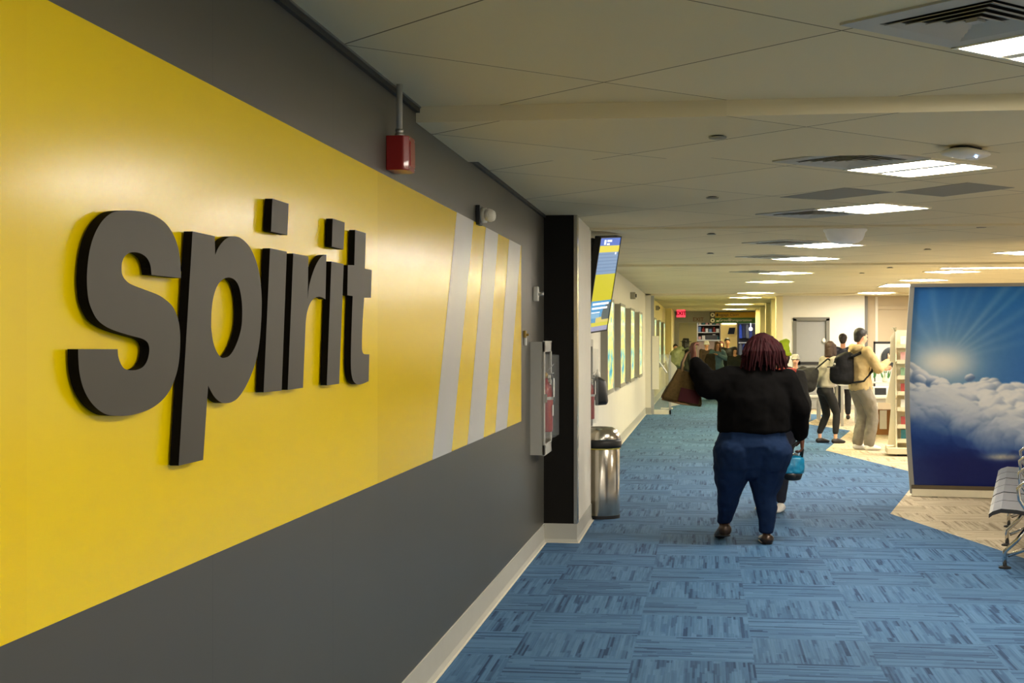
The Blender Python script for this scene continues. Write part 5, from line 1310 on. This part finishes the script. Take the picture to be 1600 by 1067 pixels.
human('woman with dark red-brown hair behind the woman in blue', 1127, 0, cam_rz+PI, 1.60, 'fair', ('jacket', fab('blk1', (24, 20, 20))), ('trousers', fab('blk2', (22, 22, 24))), M['black'], mat('redbrown_hair', (80, 36, 26), rough=.6), d=42.5, vox=.02, hairstyle='long', loose=1.4)
human('tall man with black hair in a black top in the corridor crowd', 1136.5, 0, cam_rz+PI+R(-8), 1.70, 'fair', ('top', fab('blk3', (18, 18, 20))), ('trousers', fab('blk4', (22, 22, 24))), M['black'], mat('blk_hair', (24, 20, 20), rough=.6), d=41.5, vox=.02, loose=1.2)
human('child with dark hair looking down in a dark green top, right of the tall man', 1148, 0, cam_rz+PI, 1.45, 'fair', ('top', fab('blk5', (26, 30, 24))), ('trousers', fab('blk6', (22, 22, 24))), M['black'], mat('dk_hair2', (36, 26, 22), rough=.6), d=39, vox=.018, hairstyle='bob', hpitch=R(-22), lw=(-.1, .25, 1.05), rw=(.1, .25, 1.05), loose=1.3)
human('person in a white knit cap between the backpacker and the woman in blue', 1104, 0, cam_rz+PI, 1.60, 'fair', ('coat', fab('brn7', (66, 52, 40))), ('trousers', fab('blk7', (22, 22, 24))), M['black'], mat('dk_hair3', (90, 60, 40), rough=.6), d=44, vox=.022, hat='beanie', hatmat=fab('white_knit', (228, 226, 222)), loose=1.5)
human('person in white top and dark trousers half hidden at the left corridor wall', 1055.5, 0, cam_rz+R(180), 1.52, 'fair', ('top', fab('wht8', (214, 212, 205))), ('trousers', fab('blk8', (24, 24, 26))), M['black'], mat('dk_hair4', (50, 40, 34), rough=.6), d=44, vox=.022)
# ================================================================== the walking woman, built to her own measurements
DW = 11.40; uw, vw_ = PL(1175, DW)
def q3(zx, zy, y=0.0):   # helper from a measured point to her own frame
    return Vector(((1020+zx/2.885-1175)/197.4, y, (850-(500+zy/2.885))/197.4))
jeans_m = mat('dark_blue_denim', (17, 36, 66), rough=.9, var=.4, spec=.15, scale=7, bump=.25, bscale=220)
black_m = fab('black_knit', (7, 6, 6), var=.2, rough=.95, spec=.1)
bm = B()
head = Vector((.085, .05, 1.56)); T = head_items(bm, head, 0, R(-4), 1.0)
chain(bm, [((.04, .0, 1.33), .09), ((.07, .02, 1.45), .07), ((.085, .03, 1.50), .065)])
chain(bm, [((0, 0, .74), (.27, .19, .14)), ((.01, 0, .95), (.255, .19, .1)), ((.01, 0, 1.18), (.25, .18, .1)), ((.02, 0, 1.32), (.18, .12, .06))])
LS_, LE, LW = Vector((-.19, 0, 1.29)), Vector((-.355, -.03, 1.265)), Vector((-.432, .13, 1.435))
RS_, RE, RW = Vector((.27, 0, 1.27)), Vector((.36, -.02, 1.06)), Vector((.395, .05, .865))
chain(bm, [(LS_, .09), (LE, .065), (LW, .036)]); chain(bm, [(RS_, .08), (RE, .06), (RW, .034)])
hand_items(bm, LW+Vector((-.01, .02, .03)), (-.12, .10, 1), (1, .3, 0), 1, 1.05, 1.1, .009)
hand_items(bm, RW+Vector((.01, .01, -.02)), (.1, .1, -1), (-1, .2, 0), 1, .8, 1.05, .009)
LA, RA = Vector((-.19, .20, .125)), Vector((.115, 0, .10))
chain(bm, [((-.15, 0, .68), .14), ((-.175, .05, .42), .085), (LA+Vector((0, 0, .05)), .05), (LA, .042)])
chain(bm, [((.13, 0, .68), .13), ((.11, .03, .42), .085), (RA+Vector((0, 0, .05)), .05), (RA, .042)])
hull(bm, [(LA+Vector((0, -.01, -.03)), (.030, .03, .03)), (LA+Vector((0, .14, -.09)), (.042, .045, .022))])
hull(bm, [(RA+Vector((0, -.01, -.05)), (.030, .03, .03)), (RA+Vector((0, .14, -.07)), (.042, .045, .022))])
woman = obj('person', remesh(bm, .0065, 3), SK['brown']); woman.location = (uw, vw_, 0); woman.rotation_euler = (0, 0, TH)
tag(woman, 'woman with dark red locks walking away in black sweater and blue jeans, carrying two bags', 'person')
face_parts(T, woman)
bm = B()
chain(bm, [((.02, .0, .895), (.292, .225, .03)), ((.02, 0, 1.0), (.300, .235, .08)), ((.02, 0, 1.15), (.295, .22, .1)), ((.03, 0, 1.27), (.26, .17, .08)), ((.05, .0, 1.35), (.17, .12, .05)), ((.075, .01, 1.415), (.09, .08, .03))])
chain(bm, [((.0, 0, 1.30), (.16, .14, .09)), (LS_+Vector((0, 0, .0)), (.12, .12, .125)), (LE+Vector((.01, 0, -.01)), .115), (LE*.5+LW*.5, .088), (LW+Vector((0, -.01, -.01)), .052)])
chain(bm, [((.12, 0, 1.28), (.14, .14, .09)), (RS_, (.115, .12, .12)), (RE, .098), (RE*.5+RW*.5, .080), (RW, .058)])
# batwing fold under the raised arm
hull(bm, [((-.2, 0, 1.15), (.08, .12, .06)), (LE+Vector((.05, 0, -.03)), .07), ((-.15, 0, 1.28), (.08, .12, .08))])
obj('sweater', remesh(bm, .011, 5, wr=.035, wsize=.16), black_m, parent=woman)
bm = B()
hull(bm, [((.005, 0, .90), (.262, .20, .03)), ((.0, -.01, .78), (.300, .23, .07))])
hull(bm, [((-.15, -.055, .74), (.165, .185, .12)), ((-.155, -.03, .62), (.150, .18, .08))]); hull(bm, [((.15, -.055, .74), (.165, .185, .12)), ((.135, -.03, .62), (.142, .175, .08))])
hull(bm, [((0, 0, .80), (.3, .22, .06)), ((0, .0, .62), (.25, .17, .08))]); hull(bm, [((-.02, -.06, .76), (.2, .17, .1)), ((-.01, -.02, .56), (.1, .12, .06))])
chain(bm, [((-.150, -.02, .62), (.162, .18, .07)), ((-.168, .01, .50), (.128, .145, .05)), ((-.172, .04, .42), (.100, .11, .05)), ((-.178, .08, .33), (.088, .098, .05)), ((-.186, .14, .22), (.070, .078, .04)), ((-.19, .19, .15), (.061, .066, .02))])
chain(bm, [((.130, -.02, .62), (.150, .175, .07)), ((.112, .01, .49), (.132, .14, .05)), ((.10, .02, .40), (.100, .112, .05)), ((.118, .01, .30), (.086, .096, .05)), ((.118, .0, .19), (.068, .076, .04)), ((.115, .0, .095), (.057, .062, .02))])
obj('jeans', remesh(bm, .010, 4, wr=.022, wsize=.10), jeans_m, parent=woman)
bm = B()
for x in (-.18, .16): 
    prism(bm, [(x-.07, -.262, .80), (x+.07, -.262, .80), (x+.065, -.272, .70), (x, -.272, .67), (x-.065, -.272, .70)], (0, .03, 0))
bm.free()
shoe_m = mat('bronze_flat_shoe', (62, 48, 38), rough=.3, metal=.4, var=.9, scale=45)
for a, pit in ((LA, 1), (RA, 0)):
    bm = B()
    if pit: hull(bm, [(a+Vector((0, -.035, -.035)), (.055, .05, .055)), (a+Vector((-.0, .06, -.07)), (.05, .05, .04)), (a+Vector((-.01, .13, -.098)), (.055, .05, .026)), (a+Vector((-.01, .18, -.104)), (.045, .035, .018))])
    else: hull(bm, [(a+Vector((0, -.03, -.058)), (.054, .055, .042)), (a+Vector((0, .08, -.07)), (.05, .06, .028)), (a+Vector((.01, .15, -.076)), (.053, .05, .022))])
    s = obj('shoe', bm, shoe_m, parent=woman, smooth=True)
    bm = B()
    if pit: hull(bm, [(a+Vector((0, -.045, -.080)), (.045, .035, .010)), (a+Vector((-.01, .17, -.118)), (.05, .05, .006))])
    else: hull(bm, [(a+Vector((0, -.02, -.092)), (.046, .045, .007)), (a+Vector((.01, .15, -.092)), (.05, .05, .007))])
    obj('sole', bm, M['black'], parent=s, smooth=True, label='dark sole')
# hair: locks falling from the crown
hair_m = mat('dark_red_hair', (42, 4, 9), rough=.8, var=.95, scale=22, spec=.2)
bm = B(); hull(bm, [((.085, .02, 1.585), (.092, .10, .088)), ((.085, -.02, 1.52), (.105, .07, .08))]); hull(bm, [((.085, -.03, 1.52), (.11, .07, .06)), ((.085, -.06, 1.46), (.13, .05, .05))])
rr = random.Random(4)
for i in range(130):
    t = PI*(1.0+rr.random()*1.0) if i % 6 else 2*PI*rr.random()
    sx_ = math.cos(t); sy_ = math.sin(t); r0_ = .03+.05*rr.random()
    p0 = Vector((.085+sx_*r0_, .03+sy_*r0_, 1.655-.25*r0_)); wd = .095+.02*rr.random()
    p1 = Vector((.085+sx_*wd, .02+sy_*wd*.95, 1.60-.03*rr.random())); zb_ = 1.37+.13*rr.random()**1.3
    w2 = .110+.055*rr.random()
    p2 = Vector((.085+sx_*w2, .0+sy_*(w2*.85)-.01, 1.52)); p3 = Vector((.085+sx_*(w2+.012)+.05*(rr.random()-.5), -.02+sy_*w2*.8, zb_))
    if sy_ > .2: p3.z = 1.55; p2.z = 1.58
    chain(bm, [(p0, .009), (p1, .012), (p2, .012), (p3, .006)])
obj('locks', bm, hair_m, parent=woman, smooth=True, label='shoulder length dark red locks')
# ---- her tote
WM_ = wm(woman)
tote = root('tote_bag', 'brown patterned tote bag with a dark red panel held up by the walking woman', 'tote bag', tuple(WM_ @ Vector((-.54, .12, 1.1))))
def loft(rings):
    bm = B(); pr = None
    for rg in rings:
        vs = [bm.verts.new(WM_ @ Vector(p)) for p in rg]
        if pr:
            for i in range(len(vs)): bm.faces.new((pr[i], pr[(i+1) % len(vs)], vs[(i+1) % len(vs)], vs[i]))
        else: bm.faces.new(vs[::-1])
        pr = vs
    bm.faces.new(pr); return bm
def rg(xl, zl, xr, zr, hy, yc=.12):
    return [(xl, yc-hy*.8, zl), (xl*.5+xr*.5, yc-hy, (zl+zr)/2), (xr, yc-hy*.8, zr), (xr, yc+hy*.8, zr), (xl*.5+xr*.5, yc+hy, (zl+zr)/2), (xl, yc+hy*.8, zl)]
tm = mat('brown_monogram_canvas', (84, 66, 32), rough=.8, spec=.15, var=.5, scale=60)
tb = obj('bag_body', loft([rg(-.69, 1.135, -.40, 1.08, .075), rg(-.705, 1.155, -.388, 1.095, .085), rg(-.672, 1.215, -.392, 1.165, .08), rg(-.625, 1.29, -.42, 1.24, .06), rg(-.575, 1.385, -.47, 1.35, .035)]), tm, parent=tote, world=True, smooth=False, bevel=.012)
def onface(pts): return [WM_ @ Vector(p) for p in pts]
bm = B(); prism(bm, onface([(-.585, .028, 1.13), (-.42, .028, 1.10), (-.40, .036, 1.20), (-.555, .036, 1.235)]), WM_.to_3x3() @ Vector((0, .03, 0))); obj('red_panel', bm, mat('oxblood_leather', (66, 6, 9), rough=.6, spec=.2), parent=tote, world=True, label='dark red leather panel')
bm = B(); tube(bm, onface([(-.70, .12, 1.14), (-.55, .03, 1.105), (-.39, .12, 1.085)]), .008, 8); obj('piping', bm, mat('tan_leather', (150, 112, 66), rough=.5), parent=tote, world=True, smooth=True)
for dy in (-.03, .04):
    pts = [(-.545, .12+dy, 1.36), (-.535, .13+dy, 1.43), (-.50, .15, 1.50), (-.458, .17, 1.53), (-.44, .17, 1.515), (-.46, .14+dy*.5, 1.42), (-.465, .115+dy, 1.33), (-.44, .10+dy, 1.24)]
    obj('strap', tube(B(), onface(pts), .0095, 8), M['black'] if dy > 0 else mat('tan_strap', (128, 98, 60), rough=.6), parent=tote, world=True, smooth=True)
# ---- her blue bag
bb = root('blue_bag', 'bright teal blue bag with a black bottom hanging from the walking woman\'s right hand', 'handbag', tuple(WM_ @ Vector((.335, .08, .48))))
bm = B(); hull(bm, [((.34, .08, .66), (.075, .06, .035)), ((.325, .08, .56), (.095, .075, .02)), ((.40, .08, .655), (.03, .05, .04)), ((.27, .08, .57), (.03, .06, .03)), ((.41, .08, .57), (.02, .05, .03))])
bm.transform(WM_); obj('bag_body', remesh(bm, .009, 4, wr=.02, wsize=.05), mat('teal_nylon', (0, 120, 160), rough=.35, var=.3, scale=14), parent=bb, world=True)
bm = B(); hull(bm, [((.325, .08, .545), (.092, .074, .02)), ((.335, .08, .505), (.068, .06, .014))]); bm.transform(WM_); obj('bag_bottom', bm, M['black'], parent=bb, world=True, smooth=True, label='black bottom')
for dx in (-.03, .03):
    obj('handle', tube(B(), onface([(.31, .08+dx, .68), (.335, .07+dx, .76), (.385, .065, .812), (.40, .065, .80), (.415, .075+dx, .74), (.405, .08+dx, .68)]), .008, 8), M['black'], parent=bb, world=True, smooth=True)
bm = B(); chain(bm, [((.30, .08, .695), .012), ((.33, .06, .70), .012), ((.37, .09, .697), .012)]); bm.transform(WM_); obj('clasp', bm, M['alu'], parent=bb, world=True)
# ================================================================== world and colour management
w = bpy.data.worlds.new('world'); SC.world = w; w.use_nodes = True
w.node_tree.nodes['Background'].inputs[0].default_value = (1, .93, .80, 1); w.node_tree.nodes['Background'].inputs[1].default_value = .34
SC.view_settings.view_transform = 'Standard'; SC.view_settings.look = 'None'; SC.view_settings.exposure = 1.45; SC.view_settings.gamma = 1.0
SC.view_settings.use_curve_mapping = False
try:
    SC.cycles.max_bounces = 10; SC.cycles.diffuse_bounces = 6; SC.cycles.use_denoising = True
    SC.cycles.sample_clamp_indirect = 6
except Exception: pass
